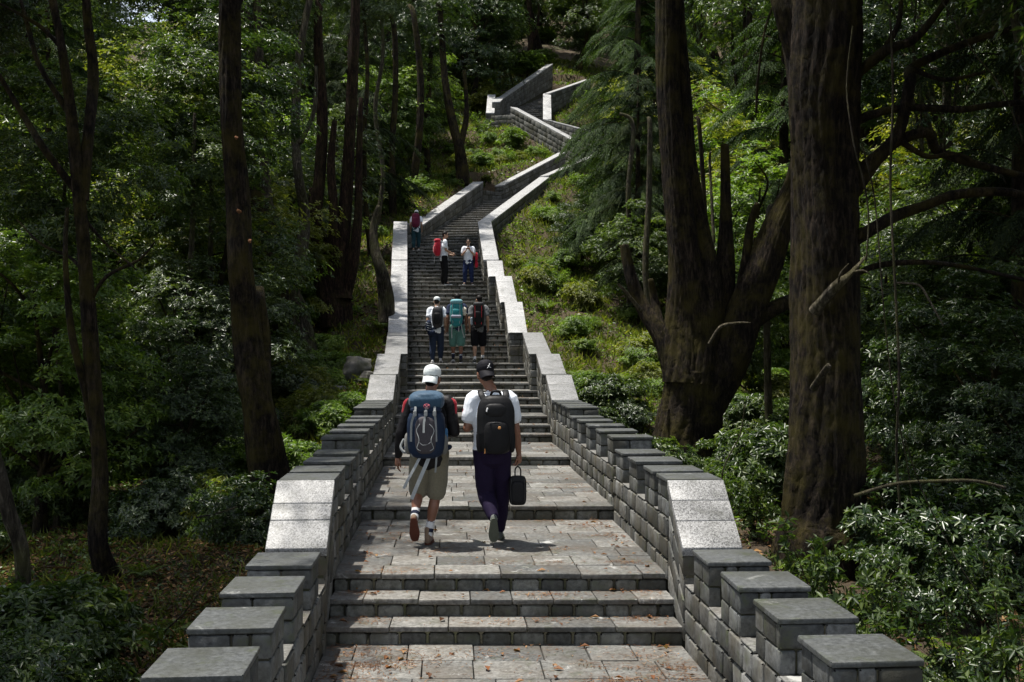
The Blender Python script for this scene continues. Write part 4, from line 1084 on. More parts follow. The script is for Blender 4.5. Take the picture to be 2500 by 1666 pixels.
def cover(name, n, y0, y1, mat, Lr, Wr, up, pw, fn, label, seed):
    g_ = np.random.default_rng(seed)
    y = y0+(y1-y0)*g_.random(n)**pw; x = (g_.random(n)*2-1)*(.5*y+1)
    dd, _f = corridor(x, y) if n < 30000 else tuple(np.concatenate(q) for q in zip(*[corridor(x[s:s+20000], y[s:s+20000]) for s in range(0, n, 20000)]))
    k = (dd > .62) & fn(x, y, dd, g_); x, y = x[k], y[k]
    z = ground(x, y); m = len(x)
    P_ = np.stack([x, y, z], 1)+g_.normal(size=(m, 3))*[0, 0, .02]
    D_ = rdir(m, g_)*[1, 1, .25]+[0, 0, up]; N_ = rdir(m, g_)*.55+[0, 0, 1.0-.5*up]
    L_ = Lr*(.6+.9*g_.random(m))*(1+y*.018)
    o = link(name, leaf_mesh(name, P_+[0, 0, .02], D_, N_, L_, L_*Wr, droop=.25 if up > .8 else .1), M[mat])
    tag(o, label, None, None, 'stuff'); return o
pat = lambda x, y, a, b: np.sin(x*1.1+a)*np.cos(y*.9+b)+.6*np.sin(x*2.7+y*1.9+a)+.4*np.sin(y*3.3-x*1.3+b)
cover('grass', 260000, 8, 80, 'grass', .13, .10, 1.3, 1.0, lambda x, y, dd, g_: (((x > 0) & (y > 22) | (y > 48)) & (dd < 9) | (dd < 2.2) & (y > 17)) & (pat(x, y, 0, 0)+g_.normal(size=len(x))*.5 > -.5), 'tufts of grass on the sunny banks beside the stairs', 31)
cover('ground_cover', 280000, 7, 80, 'leaf_bright', .07, .5, .3, .8, lambda x, y, dd, g_: (pat(x, y, 2, 1)+g_.normal(size=len(x))*.5 > (.1)) & ((x > -2) | (y > 15) | (x < -5)), 'low green leafy plants covering the banks', 32)
cover('ground_cover', 90000, 7, 60, 'leaf', .06, .5, .2, .7, lambda x, y, dd, g_: pat(x, y, 4, 3)+g_.normal(size=len(x))*.5 > .2, 'low dark leafy plants covering the forest floor', 33)
cover('leaf_litter', 120000, 6.5, 60, 'litter', .07, .5, .02, .7, lambda x, y, dd, g_: (pat(x, y, 1, 5)+g_.normal(size=len(x))*.8 < .9) & ~((x > -1) & (y > 21) & (g_.random(len(x)) < .85)), 'dead brown leaves littering the forest floor', 34)

cov = lambda a, b: (lambda x, y, dd, g_: (x > -7.5) & (x < -1.5) & (pat(x*1.5, y*1.5, a, b)+g_.normal(size=len(x))*.6 > -.2))
cover('leaf_litter', 90000, 7.5, 17, 'litter', .045, .5, .03, 1, lambda x, y, dd, g_: (x > -7.5) & (x < -1.5), 'thick dead leaves in the clearing behind the nearest left blocks', 41)
cover('ground_cover', 60000, 7.5, 18, 'leaf', .04, .55, .25, 1, cov(2, 2), 'small creeping plants in the clearing behind the nearest left blocks', 42)
cover('grass', 26000, 7.5, 18, 'grass', .10, .06, 1.2, 1, cov(5, 1), 'thin grass in the clearing behind the nearest left blocks', 43)
cover('fallen_twigs', 1500, 7.5, 20, 'litter', .28, .03, .02, 1, lambda x, y, dd, g_: x > -99, 'dry twigs strewn over the forest floor', 44)
# fallen leaves and needles on the stairs
def on_steps(n, seed, clump=True):
    g_ = np.random.default_rng(seed); P_ = []
    for _ in range(n):
        k = g_.choice(26, p=np.r_[[.30, .05, .05, .22, .10, .05], np.full(20, .23/20)])
        l, r_, z_ = NOS[k]; l2, r2, _z = NOS[k+1]
        v = g_.random(); 
        if k == 0: v = .72+.28*v
        v = v**.6 if g_.random() < .4 else v
        u = g_.random(); 
        if g_.random() < .35: u = .97-abs(g_.normal())*.06 if g_.random() < .65 else .03+abs(g_.normal())*.05
        if clump: pass
        u = min(max(u, .01), .99)
        x = (l[0]*(1-u)+r_[0]*u)*(1-v)+(l2[0]*(1-u)+r2[0]*u)*v; y = l[1]*(1-v)+l2[1]*v
        y = min(y, l2[1]-.04)
        P_.append((x, y, z_+.008))
    return np.array(P_), g_
P_, g_ = on_steps(330, 1); m = len(P_)
L_ = .02+.075*g_.random(m)**1.6
tag(link('fallen_leaves', leaf_mesh('fallen_leaves', P_+[0, 0, .004], rdir(m, g_)*[1, 1, .15], rdir(m, g_)*.25+[0, 0, 1], L_, L_*.55, fold=.3, droop=.1), M['orange_leaf']), 'orange and brown dead leaves scattered on the slabs', None, None, 'stuff')
P_, g_ = on_steps(7500, 2)
c_ = P_[g_.integers(0, 150, len(P_))]; dx = g_.normal(size=len(P_))*.14; dy = g_.normal(size=len(P_))*.045
Q_ = c_+np.stack([dx, dy, np.zeros(len(P_))], 1)
ok = np.array([abs(q[0]-(xl0(q[1])+xr0(q[1]))/2) < 1.42 if q[1] < 23 else False for q in Q_])
P_ = np.where(ok[:, None], Q_, P_); m = len(P_)
zz_ = np.array([floor_at(q[1]+.03) for q in P_]); P_[:, 2] = zz_+.005+.006*g_.random(m)
L_ = .03+.05*g_.random(m)
tag(link('fallen_needles', leaf_mesh('fallen_needles', P_, rdir(m, g_)*[1, 1, .08], rdir(m, g_)*.1+[0, 0, 1], L_, np.full(m, .006), fold=0, droop=.03), M['orange_leaf']), 'rusty dry needles and twigs lying in drifts on the slabs', None, None, 'stuff')

# hanging vines, low dead branches, rocks
def vine(pts, d, r_, lab, mat='bark_pale', nm='hanging_vine', cat='vine'):
    b = at(*pts[0], d); T = Tubes(); T.add([at(p[0], p[1], d+R.uniform(-.1, .1))-b for p in pts], [r_*d/2500]*len(pts), 5, 0, 5)
    o = T.build(nm, M[mat]); o.location = tuple(b); tag(o, lab, cat, None, 'thing')
vine([(2040, -60), (2052, 200), (2046, 420), (2056, 640), (2066, 860), (2060, 1050), (2075, 1230)], 12.2, 3.0, 'long grey vine hanging straight down right of the huge trunk')
vine([(1980, 330), (2010, 460), (2030, 700), (2052, 900), (2090, 1100), (2100, 1250)], 12.4, 1.8, 'thin vine crossing behind the long grey vine')
vine([(1960, 60), (1946, 200), (1962, 330), (1985, 420), (1996, 500), (1990, 600)], 12.2, 2.0, 'thin pale vine hanging in front of the huge trunk')
vine([(2140, -40), (2230, 110), (2300, 200), (2353, 330)], 11.5, 1.6, 'bare thin vine arching through the upper right corner')
vine([(1800, -40), (1760, 60), (1742, 180), (1738, 260)], 15, 3.0, 'dark vine hanging between the double trunks and the huge trunk', 'bark_dark')
vine([(1962, 1140), (2060, 1112), (2160, 1106), (2240, 1106), (2310, 1122)], 10.6, 4.2, 'pale fallen branch arching low right of the huge trunk', nm='fallen_branch', cat='branch')
vine([(2080, 1012), (2120, 1130), (2200, 1290), (2260, 1380)], 9.8, 1.4, 'bare trailing bramble stem at the lower right', nm='bramble_stem', cat='branch')
vine([(1650, 1190), (1662, 1080), (1700, 1000), (1712, 930)], 13.6, 1.6, 'thin upright twig right of the double-trunked tree', nm='bare_twig', cat='branch')
vine([(450, 1190), (500, 1180), (545, 1165)], 13, 2.2, 'short mossy branch lying in the litter clearing', nm='fallen_branch', cat='branch')
vine([(380, 1450), (430, 1400), (470, 1340)], 9.6, 2.0, 'dead stick on the litter behind the nearest left blocks', nm='fallen_branch', cat='branch')
def rock(px, py, d, s, seed, mat, lab, nm='boulder', dz=0):
    me = bpy.data.meshes.new(nm); import bmesh
    bm = bmesh.new(); bmesh.ops.create_icosphere(bm, subdivisions=4, radius=1)
    g_ = np.random.default_rng(seed); pl = rdir(14, g_); dist = .62+.3*g_.random(14)
    for v in bm.verts:
        p = np.array(v.co)
        for q, dq in zip(pl, dist):
            t_ = p@q-dq
            if t_ > 0: p = p-q*t_*.92
        p = p*(1+.04*math.sin(p[0]*9+seed)*math.cos(p[1]*8)+.03*math.sin(p[2]*17)); v.co = p*np.array(s)
    bm.to_mesh(me); bm.free(); x = (px-1176.5)/2500*d
    o = link(nm, me, M[mat], None, True, (x, d, gz(x, d)+s[2]*.35+dz)); o.rotation_euler = (0, .15, seed); tag(o, lab, nm.replace('_', ' '), None, 'thing')
M['rock'] = stone_mat('grey_rock', (.10, .095, .085), (.26, .25, .23), (.05, .05, .02), .8, moss=.7, fine=9)
rock(822, 800, 26, (.50, .42, .42), 4, 'rock', 'pale rounded rock half sunk in the left bank, largest there')
rock(845, 835, 25, (.3, .3, .2), 7, 'rock', 'mossy low rock just below the pale rounded rock')
rock(770, 830, 24.4, (.28, .3, .2), 9, 'rock', 'mossy low rock left of the pale rounded rock')
rock(1222, 610, 37, (.3, .3, .25), 5, 'rock', 'small pale rock on the right bank beside the upper slabs')
#rock(610, 1235, 12.8, (.3, .3, .18), 12, 'rock', 'dark mossy rock against the left wall by the leaning foot of the trunk')

# ------------------------------------------------------------------ people
def ring_mesh(rings):
    """rings: list of (n,3) arrays -> closed tube verts/faces"""
    n = len(rings[0]); V = np.concatenate(rings+[rings[0].mean(0)[None], rings[-1].mean(0)[None]])
    k = len(rings); F = []; T = []
    for i in range(k-1):
        for j in range(n):
            F.append((i*n+j, i*n+(j+1) % n, (i+1)*n+(j+1) % n, (i+1)*n+j))
    for j in range(n):
        T.append((k*n, (j+1) % n, j)); T.append((k*n+1, (k-1)*n+j, (k-1)*n+(j+1) % n))
    return V, F, T
class Blob:
    def __init__(s): s.V = []; s.F = []; s.n = 0
    def _add(s, V, F, T):
        s.V.append(V); s.F += [tuple(i+s.n for i in f) for f in F]+[tuple(i+s.n for i in f) for f in T]; s.n += len(V)
    def tube(s, pts, rad, seg=14, cap=True):
        """rad: number or (across, along) pairs; across lies along local x where possible"""
        pts = [np.array(p, float) for p in pts]; rad = [np.array(r if hasattr(r, '__len__') else (r, r), float) for r in rad]
        P_ = []; Q = []; n = len(pts)
        if n > 2:
            for i in range(n-1):
                p0 = pts[max(i-1, 0)]; p1 = pts[i]; p2 = pts[i+1]; p3 = pts[min(i+2, n-1)]
                for k in range(4):
                    t = k/4; P_.append(.5*((2*p1)+(-p0+p2)*t+(2*p0-5*p1+4*p2-p3)*t*t+(-p0+3*p1-3*p2+p3)*t**3)); t2 = t*t*(3-2*t); Q.append(rad[i]*(1-t2)+rad[i+1]*t2)
            P_.append(pts[-1]); Q.append(rad[-1])
        else: P_, Q = pts, rad
        if cap:
            t0 = unit(P_[0]-P_[1]); t1 = unit(P_[-1]-P_[-2]); r0 = min(Q[0]); r1 = min(Q[-1])
            P_ = [P_[0]+t0*r0*.85, P_[0]+t0*r0*.5]+P_+[P_[-1]+t1*r1*.5, P_[-1]+t1*r1*.85]; Q = [Q[0]*.45, Q[0]*.86]+Q+[Q[-1]*.86, Q[-1]*.45]
        P_ = np.array(P_); T = unit(np.gradient(P_, axis=0)); a = np.linspace(0, 2*math.pi, seg, endpoint=False); rings = []
        u = None
        for p, q, t in zip(P_, Q, T):
            if u is None:
                u = np.array([1., 0, 0]) if abs(t[0]) < .8 else np.array([0, 1., 0])
            u = unit(u-t*np.dot(u, t)); v = np.cross(t, u)
            rings.append(p+np.outer(np.cos(a)*q[0], u)+np.outer(np.sin(a)*q[1], v))
        s._add(*ring_mesh(rings)); return s
    def ell(s, c, r, rot=None, e1=1., e2=1., nu=20, nv=12):
        """superellipsoid; e<1 gets boxier"""
        u = np.linspace(-math.pi, math.pi, nu, endpoint=False); rings = []
        f = lambda w, e: np.sign(w)*np.abs(w)**e
        for v in np.linspace(-math.pi/2*.97, math.pi/2*.97, nv):
            rings.append(np.stack([r[0]*f(np.cos(v), e1)*f(np.cos(u), e2), r[1]*f(np.cos(v), e1)*f(np.sin(u), e2), np.full(nu, r[2]*f(np.sin(v), e1))], 1))
        V, F, T = ring_mesh(rings)
        if rot is not None: V = V@np.array(rot.to_matrix()).T
        s._add(V+np.array(c), F, T); return s
    def raw(s, name):
        me = bpy.data.meshes.new(name); me.from_pydata([tuple(v) for v in np.concatenate(s.V)], [], s.F); me.update(); return me
    def remesh(s, name, vox=.008, smooth=6, wr=0., wk=30, seed=0, sc=1.):
        me = s.raw(name+'_src')
        o = bpy.data.objects.new('tmp', me); COL.objects.link(o)
        m = o.modifiers.new('r', 'REMESH'); m.mode = 'VOXEL'; m.voxel_size = vox; m.adaptivity = 0
        m2 = o.modifiers.new('s', 'SMOOTH'); m2.factor = .5; m2.iterations = smooth
        dg = bpy.context.evaluated_depsgraph_get(); dg.update()
        out = bpy.data.meshes.new_from_object(o.evaluated_get(dg)); out.name = name
        bpy.data.objects.remove(o); bpy.data.meshes.remove(me)
        n = len(out.vertices); V = np.empty(n*3); out.vertices.foreach_get('co', V); V = V.reshape(-1, 3)
        if wr:
            Nn = np.empty(n*3); out.vertices.foreach_get('normal', Nn); Nn = Nn.reshape(-1, 3)
            g_ = np.random.default_rng(seed); d = np.zeros(n)
            for q in range(7):
                k = g_.normal(size=3)*[1, 1, .75]*wk*(.5+q*.22); ph = (V+.03*np.sin(V[:, [1, 2, 0]]*17+q))@k+g_.random()*6
                d += (1-np.abs(np.sin(ph*.5)))**2*(1-.08*q)
            d = d/3-.55
            V = V+Nn*(d*wr)[:, None]
        out.vertices.foreach_set('co', (V*sc).astype(np.float32).ravel()); out.update(); out.materials.clear()
        return out
def hand(B, wrist, d, nrm, side, curl=.5, s=1.):
    """palm, four bent fingers of unequal length and a thumb from the palm's side; d: pointing way, nrm: back-of-hand normal"""
    wrist, d, nrm = (np.array(x, float) for x in (wrist, d, nrm)); d = unit(d); nrm = unit(nrm-d*np.dot(nrm, d)); sv = np.cross(d, nrm)*side
    B.tube([wrist, wrist+d*.045*s, wrist+d*.085*s], [(.024*s), (.03*s), (.03*s)], 10)
    for i, (o, ln) in enumerate(((-.029, .068), (-.010, .078), (.010, .074), (.028, .058))):
        p = wrist+d*.088*s+sv*o*s; a = 0; pts = [p-d*.03*s, p]
        for k, f in enumerate((.45, .32, .23)):
            a += curl*(.55+.25*k); dd = d*math.cos(a)-nrm*math.sin(a); p = p+dd*ln*f*s*1.1; pts.append(p)
        B.tube(pts, [.0092*s, .0092*s, .0086*s, .0078*s, .0068*s], 8)
    p = wrist+d*.03*s-sv*.026*s; td = unit(d*.75-sv*.7-nrm*.25); td2 = unit(d*.95-sv*.15-nrm*.35)
    B.tube([p, p+td*.035*s, p+td*.035*s+td2*.03*s, p+td*.035*s+td2*.052*s], [.012*s, .0112*s, .0098*s, .008*s], 8)

SKIN = {}
def skin(name, col):
    m, n, b = new_mat(name); c = ramp(n, noise(n, 14, 5), [(.3, tuple(x*.82 for x in col)), (.7, tuple(x*1.12 for x in col))])
    n.links.new(c, b.inputs['Base Color']); b.inputs['Roughness'].default_value = .5; b.inputs['Subsurface Weight'].default_value = .08
    b.inputs['Subsurface Radius'].default_value = (.02, .008, .004); b.inputs['Subsurface Scale'].default_value = .3
    bump(n, b, noise(n, 220, 3), .2, .001); return m
M['skin_a'] = skin('skin_tan', (.30, .15, .09)); M['skin_b'] = skin('skin_brown', (.22, .10, .06)); M['skin_c'] = skin('skin_light', (.40, .24, .16))
CL = {}
def cloth(name, col, rough=.85, sheen=.15, var=.12):
    if name not in CL: CL[name] = plain(name, col, rough, .2 if max(col) > .03 else .12, var, 60, .0015, 0, sheen if max(col) > .1 else 0)
    return CL[name]
HAIR = cloth('black_hair', (.012, .010, .009), .5)
def foot(parent, ankle, d, up, col_up, col_sole, s=1., boot=.0, name='shoe', vox=.006, L=.27, sc=1.):
    """shoe: d toe direction, up normal of the top; sole is a sub-part"""
    ankle, d, up = (np.array(x, float) for x in (ankle, d, up)); d = unit(d); up = unit(up-d*np.dot(up, d)); sv = np.cross(d, up)
    h = .085
    heel = ankle-d*.055-up*h; 
    def P(f, w, z_): return heel+d*f*L+sv*w+up*z_
    B = Blob()
    for f0, f1, w0, w1, z0, z1 in ((.06, .45, .033, .034, .045, .046), (.3, .8, .034, .043, .044, .034), (.6, .93, .042, .034, .034, .026)):
        B.tube([P(f0, 0, z0), P((f0+f1)/2, 0, (z0+z1)/2), P(f1, 0, z1)], [(w0, z0*.9) if abs(sv[0]) > .5 else (w0, z0*.9), ((w0+w1)/2, (z0+z1)/2*.85), (w1, z1*.8)], 14)
    B.tube([P(.16, 0, .05), P(.2, 0, .085+boot*.5), P(.2, 0, .10+boot)], [.036, .037, .039], 12)
    o = link(name, B.remesh(name, vox, 4, .0015, 50, 3, sc), col_up, parent, True)
    # sole: waisted outline with thickness
    V = []; n = 20; outl = []
    for i in range(n):
        a = i/n*2*math.pi; f = .5-.5*math.cos(a); w = (.036+.012*math.sin(f*3.0-.4)-.006*math.exp(-((f-.4)/.15)**2))*math.sin(min(a, 2*math.pi-a))**.45*(1 if a < math.pi else -1)
        outl.append((f*1.02-.01, w*1.08))
    V = [P(f, w, .022)*sc for f, w in outl]+[P(f, w, 0)*sc for f, w in outl]
    F = [tuple(range(n-1, -1, -1)), tuple(range(n, 2*n))]+[(i, (i+1) % n, n+(i+1) % n, n+i) for i in range(n)]
    me = bpy.data.meshes.new('sole'); me.from_pydata([tuple(v) for v in V], [], F); me.update()
    link('sole', me, col_sole, o)
    return o

def person(label, loc, rz, sc, J, skinm, vox, top, bottom, shoes, hat=None, hair=True, socks=None, group=None, face=False, bulk=1., belt=None, shades=False):
    """J: joints. Body is one skinned-over surface; garments are shells over it"""
    sp = J['spine']; hd = np.array(J['head'], float); look = unit(np.array(J.get('look', (0, 1, 0)), float)); b = bulk
    B = Blob()
    B.tube(sp, [(.150*b, .105*b), (.132*b, .095*b), (.158*b, .112*b), (.125*b, .085*b), (.055, .055)], 18)
    nb = np.array(sp[-1], float)
    B.tube([nb-[0, 0, .06], nb, hd+[0, 0, -.05]-look*.015], [.062, .056, .057], 12)
    rx = Quaternion((0, 0, 1), math.atan2(-look[0], look[1])) @ Quaternion((1, 0, 0), math.asin(max(-1, min(1, look[2]))))
    up_ = np.array(rx @ Vector((0, 0, 1))); rt_ = np.array(rx @ Vector((1, 0, 0)))
    def H(x, y, z_): return hd+rt_*x+look*y+up_*z_
    B.ell(H(0, -.008, .02), (.076, .094, .098), rx); B.ell(H(0, .028, -.045), (.057, .062, .066), rx)
    B.ell(H(0, .066, -.088), (.025, .022, .018), rx)
    B.tube([H(0, .086, .012), H(0, .104, -.026), H(0, .098, -.034)], [.009, .014, .012], 8)
    for q in (-1, 1):
        B.ell(H(q*.079, -.006, -.012), (.010, .020, .033), rx); B.ell(H(q*.042, .066, -.03), (.024, .02, .02), rx)
        B.ell(H(q*.03, .082, .026), (.022, .012, .008), rx)
    B.ell(H(0, .087, -.058), (.024, .009, .006), rx); B.ell(H(0, .086, -.068), (.021, .009, .006), rx)
    for k, q in (('l', -1), ('r', 1)):
        S_, E_, W_ = (np.array(v, float) for v in J['arm_'+k][:3])
        B.tube([S_-(S_-np.array(sp[3]))*.35, S_, S_*.5+E_*.5, E_], [.058*b, .056*b, .046*b, .040*b], 12); B.tube([E_, E_*.55+W_*.45, W_], [.040*b, .040*b, .026], 12)
        if len(J['arm_'+k]) > 3:
            hp = J['arm_'+k][3]; hand(B, W_, hp[0], hp[1], hp[2] if len(hp) > 2 else q, hp[3] if len(hp) > 3 else .5)
        H_, K_, A_ = (np.array(v, float) for v in J['leg_'+k][:3])
        B.tube([H_+[0, 0, .03], H_*.6+K_*.4, K_], [.088*b, .076*b, .054*b], 14); bk = np.array([0, -.018, 0])
        B.tube([K_, K_*.68+A_*.32+bk, K_*.3+A_*.7, A_], [.053*b, .056*b, .040, .036], 14)
        B.tube([A_, A_+unit(np.array(J['leg_'+k][3], float))*.1-[0, 0, .03]], [.036, .03], 10)
    root = link('person', B.remesh('person', vox, 4, 0, 30, 0, sc), M[skinm], None, True, loc); root.rotation_euler = (0, 0, rz)
    tag(root, label, 'person', group, 'thing')
    # top garment
    tm, sleeve, extra = top
    B = Blob(); ex = extra.get('ease', .022); hem = extra.get('hem', -.06)
    p0 = np.array(sp[0])+[0, 0, hem]
    B.tube([p0]+list(sp[:4])+[np.array(sp[4])+[0, 0, -.012]], [(.160*b+ex, .118*b+ex)]+[(.152*b+ex, .110*b+ex), (.146*b+ex, .106*b+ex), (.168*b+ex, .118*b+ex), (.128*b+ex*.8, .092*b+ex*.7), (.062, .062)], 22)
    for k in 'lr':
        S_, E_, W_ = (np.array(v, float) for v in J['arm_'+k][:3])
        if sleeve < 1: e = S_*(1-sleeve)+E_*sleeve; B.tube([S_-(S_-np.array(sp[3]))*.4, S_, e], [.066*b+ex*.3, .066*b+ex*.4, .058*b+ex*.6], 14)
        else:
            B.tube([S_-(S_-np.array(sp[3]))*.4, S_, S_*.5+E_*.5, E_], [.066*b+ex*.3, .064*b+ex*.4, .054*b+ex*.4, .049*b+ex*.4], 14); B.tube([E_, E_*.5+W_*.5, W_-(W_-E_)*.04], [.049*b+ex*.4, .046+ex*.4, .034+ex*.3], 14)
    o = link(extra.get('name', 'shirt'), B.remesh('shirt', vox, 3, extra.get('wr', .011), 26, 5, sc), tm, root, True)
    # bottoms
    bm_, frac, exb, bname = bottom
    B = Blob(); pz = np.array(sp[0])
    B.tube([pz+[0, 0, .09], pz+[0, 0, .0], pz+[0, 0, -.07]], [(.150*b+exb*.5, .112*b+exb*.5), (.160*b+exb*.6, .122*b+exb*.6), (.150*b+exb*.6, .118*b+exb*.6)], 20)
    for k in 'lr':
        H_, K_, A_ = (np.array(v, float) for v in J['leg_'+k][:3])
        if frac <= 1:
            e = H_*(1-frac)+K_*frac; B.tube([H_+[0, 0, .02], H_*.6+e*.4, e], [.098*b+exb*.5, .088*b+exb, .075*b+exb*1.25], 18)
        else:
            e = K_*(2-frac)+A_*(frac-1)
            B.tube([H_+[0, 0, .02], H_*.5+K_*.5, K_, K_*.5+e*.5+[0, -.01, 0], e], [.098*b+exb*.5, .084*b+exb*.7, .066*b+exb, .060*b+exb*.9, .043*b+exb*.6], 18)
    link(bname, B.remesh(bname, vox, 3, .010, 22, 8, sc), bm_, root, True)
    if belt is not None:
        B = Blob(); B.ell(pz+[0, 0, .085], (.162*b, .125*b, .018), None, .4, 1); link('belt', B.remesh('belt', vox, 2, 0, 1, 1, sc), belt, root, True)
    for k in 'lr':
        H_, K_, A_ = (np.array(v, float) for v in J['leg_'+k][:3]); fd = J['leg_'+k][3]; fu = J['leg_'+k][4] if len(J['leg_'+k]) > 4 else (0, 0, 1)
        foot(root, A_, fd, fu, shoes[0], shoes[1], boot=shoes[2], vox=vox, sc=sc, name=shoes[3] if len(shoes) > 3 else 'shoe')
        if socks:
            B = Blob(); w = unit(K_-A_); B.tube([A_+w*.0, A_+w*socks[1]], [.040, .044], 14); so_ = link('sock', B.remesh('sock', vox, 1, .001, 60, 2, sc), socks[0], root, True)
            if len(socks) > 2:
                for z0, z1, mt in socks[2]:
                    B = Blob(); B.tube([A_+w*z0, A_+w*z1], [.0445, .0455], 14, cap=False); link('sock_band', B.remesh('sock_band', vox, 1, 0, 1, 1, sc), mt, so_, True)
    if hair:
        B = Blob(); B.ell(H(0, -.016, .030), (.083, .098, .096), rx); B.ell(H(0, -.050, -.035), (.062, .050, .055), rx)
        link('hair', B.remesh('hair', vox*.8, 2, .006, 90, 4, sc), HAIR, root, True)
    if hat:
        hm, kind, lkm = hat
        B = Blob(); tilt = Quaternion(Vector(tuple(rt_)), math.radians(-10 if kind != 'front' else 6)) @ rx
        B.ell(H(0, -.012, .055), (.090, .108, .082), tilt, .85, 1.)
        # hollow look: cut below by a band
        o = link('cap', B.remesh('cap', vox*.7, 2, 0, 1, 1, sc), hm, root, True)
        bb = Blob(); y0 = -1 if kind == 'back' else 1
        n = 14; rows = 6; V = []; F = []
        for r_ in range(rows):
            f = r_/(rows-1)
            for i in range(n):
                a = (i/(n-1)-.5)*2.1; rr = .094+.072*f*math.cos(a*.74)
                p = H(math.sin(a)*.090*(1+.02*f), y0*(math.cos(a)*rr+.006)-.012, .016-.045*f-.020*(math.sin(a)**2)*f-(.0 if kind == 'front' else .018*f)); V.append(p)
        m_ = len(V); V += [v+up_*-.007 for v in V]
        for r_ in range(rows-1):
            for i in range(n-1):
                q = [r_*n+i, r_*n+i+1, (r_+1)*n+i+1, (r_+1)*n+i]; F.append(q); F.append([x+m_ for x in q[::-1]])
        for i in range(n-1): q = (rows-1)*n+i; F.append([q, q+1, q+1+m_, q+m_])
        me = bpy.data.meshes.new('brim'); me.from_pydata([tuple(np.array(v)*sc) for v in V], [], F); me.update(); bo = link('brim', me, hm, o, True)
        B = Blob(); B.ell(H(0, -.012, .138), (.009, .009, .005), rx); link('button', B.remesh('button', .003, 1, 0, 1, 1, sc), hm, o, True)
        root['_dummy'] = 0; del root['_dummy']
        root_cap = o
    else: root_cap = None
    if face:
        for q in (-1, 1):
            B = Blob(); B.ell(H(q*.031, .084, .006), (.013, .006, .0065), rx); link('eye', B.remesh('eye', .003, 1, 0, 1, 1, sc), cloth('eye_dark', (.02, .015, .012), .3), root, True)
        B = Blob(); B.ell(H(0, .094, -.062), (.020, .004, .0045), rx); link('lips', B.remesh('lips', .0025, 1, 0, 1, 1, sc), cloth('lip', (.22, .08, .06), .6), root, True)
    if shades:
        B = Blob()
        for q in (-1, 1): B.ell(H(q*.034, .094, .010), (.030, .008, .020), rx, .7, .7); B.tube([H(q*.062, .09, .014), H(q*.082, .04, .012), H(q*.082, -.01, .008)], [.004]*3, 8)
        B.tube([H(-.02, .1, .014), H(.02, .1, .014)], [.004]*2, 8)
        link('sunglasses', B.remesh('sunglasses', .004, 1, 0, 1, 1, sc), cloth('black_lens', (.01, .01, .012), .15), root, True)
    return root, H, root_cap

def attach(parent, name, B, mat, vox=.006, sm=3, wr=0., wk=30, seed=1, sc=1.):
    return link(name, B.remesh(name, vox, sm, wr, wk, seed, sc), mat, parent, True)
def strap(parent, name, pts, w, t, mat, sc=1., sub=5):
    """flat webbing along points; width lies across x unless the strap runs sideways"""
    pts = [np.array(p, float) for p in pts]; n = len(pts); P_ = []
    for i in range(n-1):
        p0 = pts[max(i-1, 0)]; p1 = pts[i]; p2 = pts[i+1]; p3 = pts[min(i+2, n-1)]
        for k in range(sub):
            q = k/sub; P_.append(.5*((2*p1)+(-p0+p2)*q+(2*p0-5*p1+4*p2-p3)*q*q+(-p0+3*p1-3*p2+p3)*q**3))
    P_.append(pts[-1]); P_ = np.array(P_); T = unit(np.gradient(P_, axis=0)); V = []; F = []
    for p, q in zip(P_, T):
        u = np.array([1., 0, 0]) if abs(q[0]) < .75 else np.array([0, 0, 1.])
        u = unit(u-q*np.dot(u, q)); v = np.cross(q, u)
        V += [p-u*w/2-v*t/2, p+u*w/2-v*t/2, p+u*w/2+v*t/2, p-u*w/2+v*t/2]
    for i in range(len(P_)-1):
        for j in range(4): F.append((i*4+j, i*4+(j+1) % 4, (i+1)*4+(j+1) % 4, (i+1)*4+j))
    F += [(3, 2, 1, 0), tuple(len(V)-4+j for j in range(4))]
    me = bpy.data.meshes.new(name); me.from_pydata([tuple(v*sc) for v in V], [], F); me.update(); return link(name, me, mat, parent)
def buckle(parent, c, w, h, mat, sc=1.):
    B = Blob(); B.ell(c, (w, .008, h), None, .35, .35); o = attach(parent, 'buckle', B, mat, .003, 1, sc=sc); return o

def pose(hips=.92, lean=0., cx=0., neck=None, look=(0, 1, 0), **kw):
    s = math.sin(lean)
    sp = [(cx, 0, hips), (cx, .12*s+.0, hips+.15), (cx, .36*s-.012, hips+.36), (cx, .52*s, hips+.51), (cx, .58*s+.01, hips+.585)]
    J = dict(spine=sp, head=(cx, .74*s+.035, hips+.745), look=look); J.update(kw); return J
UP = (0, 0, 1)
GREY_WEB = cloth('grey_webbing', (.22, .235, .24), .8); LIGHT_WEB = cloth('pale_webbing', (.34, .36, .365), .8); BLACK = cloth('black_fabric', (.012, .012, .013), .75)
BLACK_PL = cloth('black_plastic', (.02, .02, .02), .4); WHITE = cloth('white_cloth', (.74, .78, .84), .85, .1, .05); NAVY = cloth('navy_fabric', (.012, .02, .045), .8)
dF = 10.95; zF = CZ-1.93
cloth('white_rubber', (.7, .7, .7), .6)

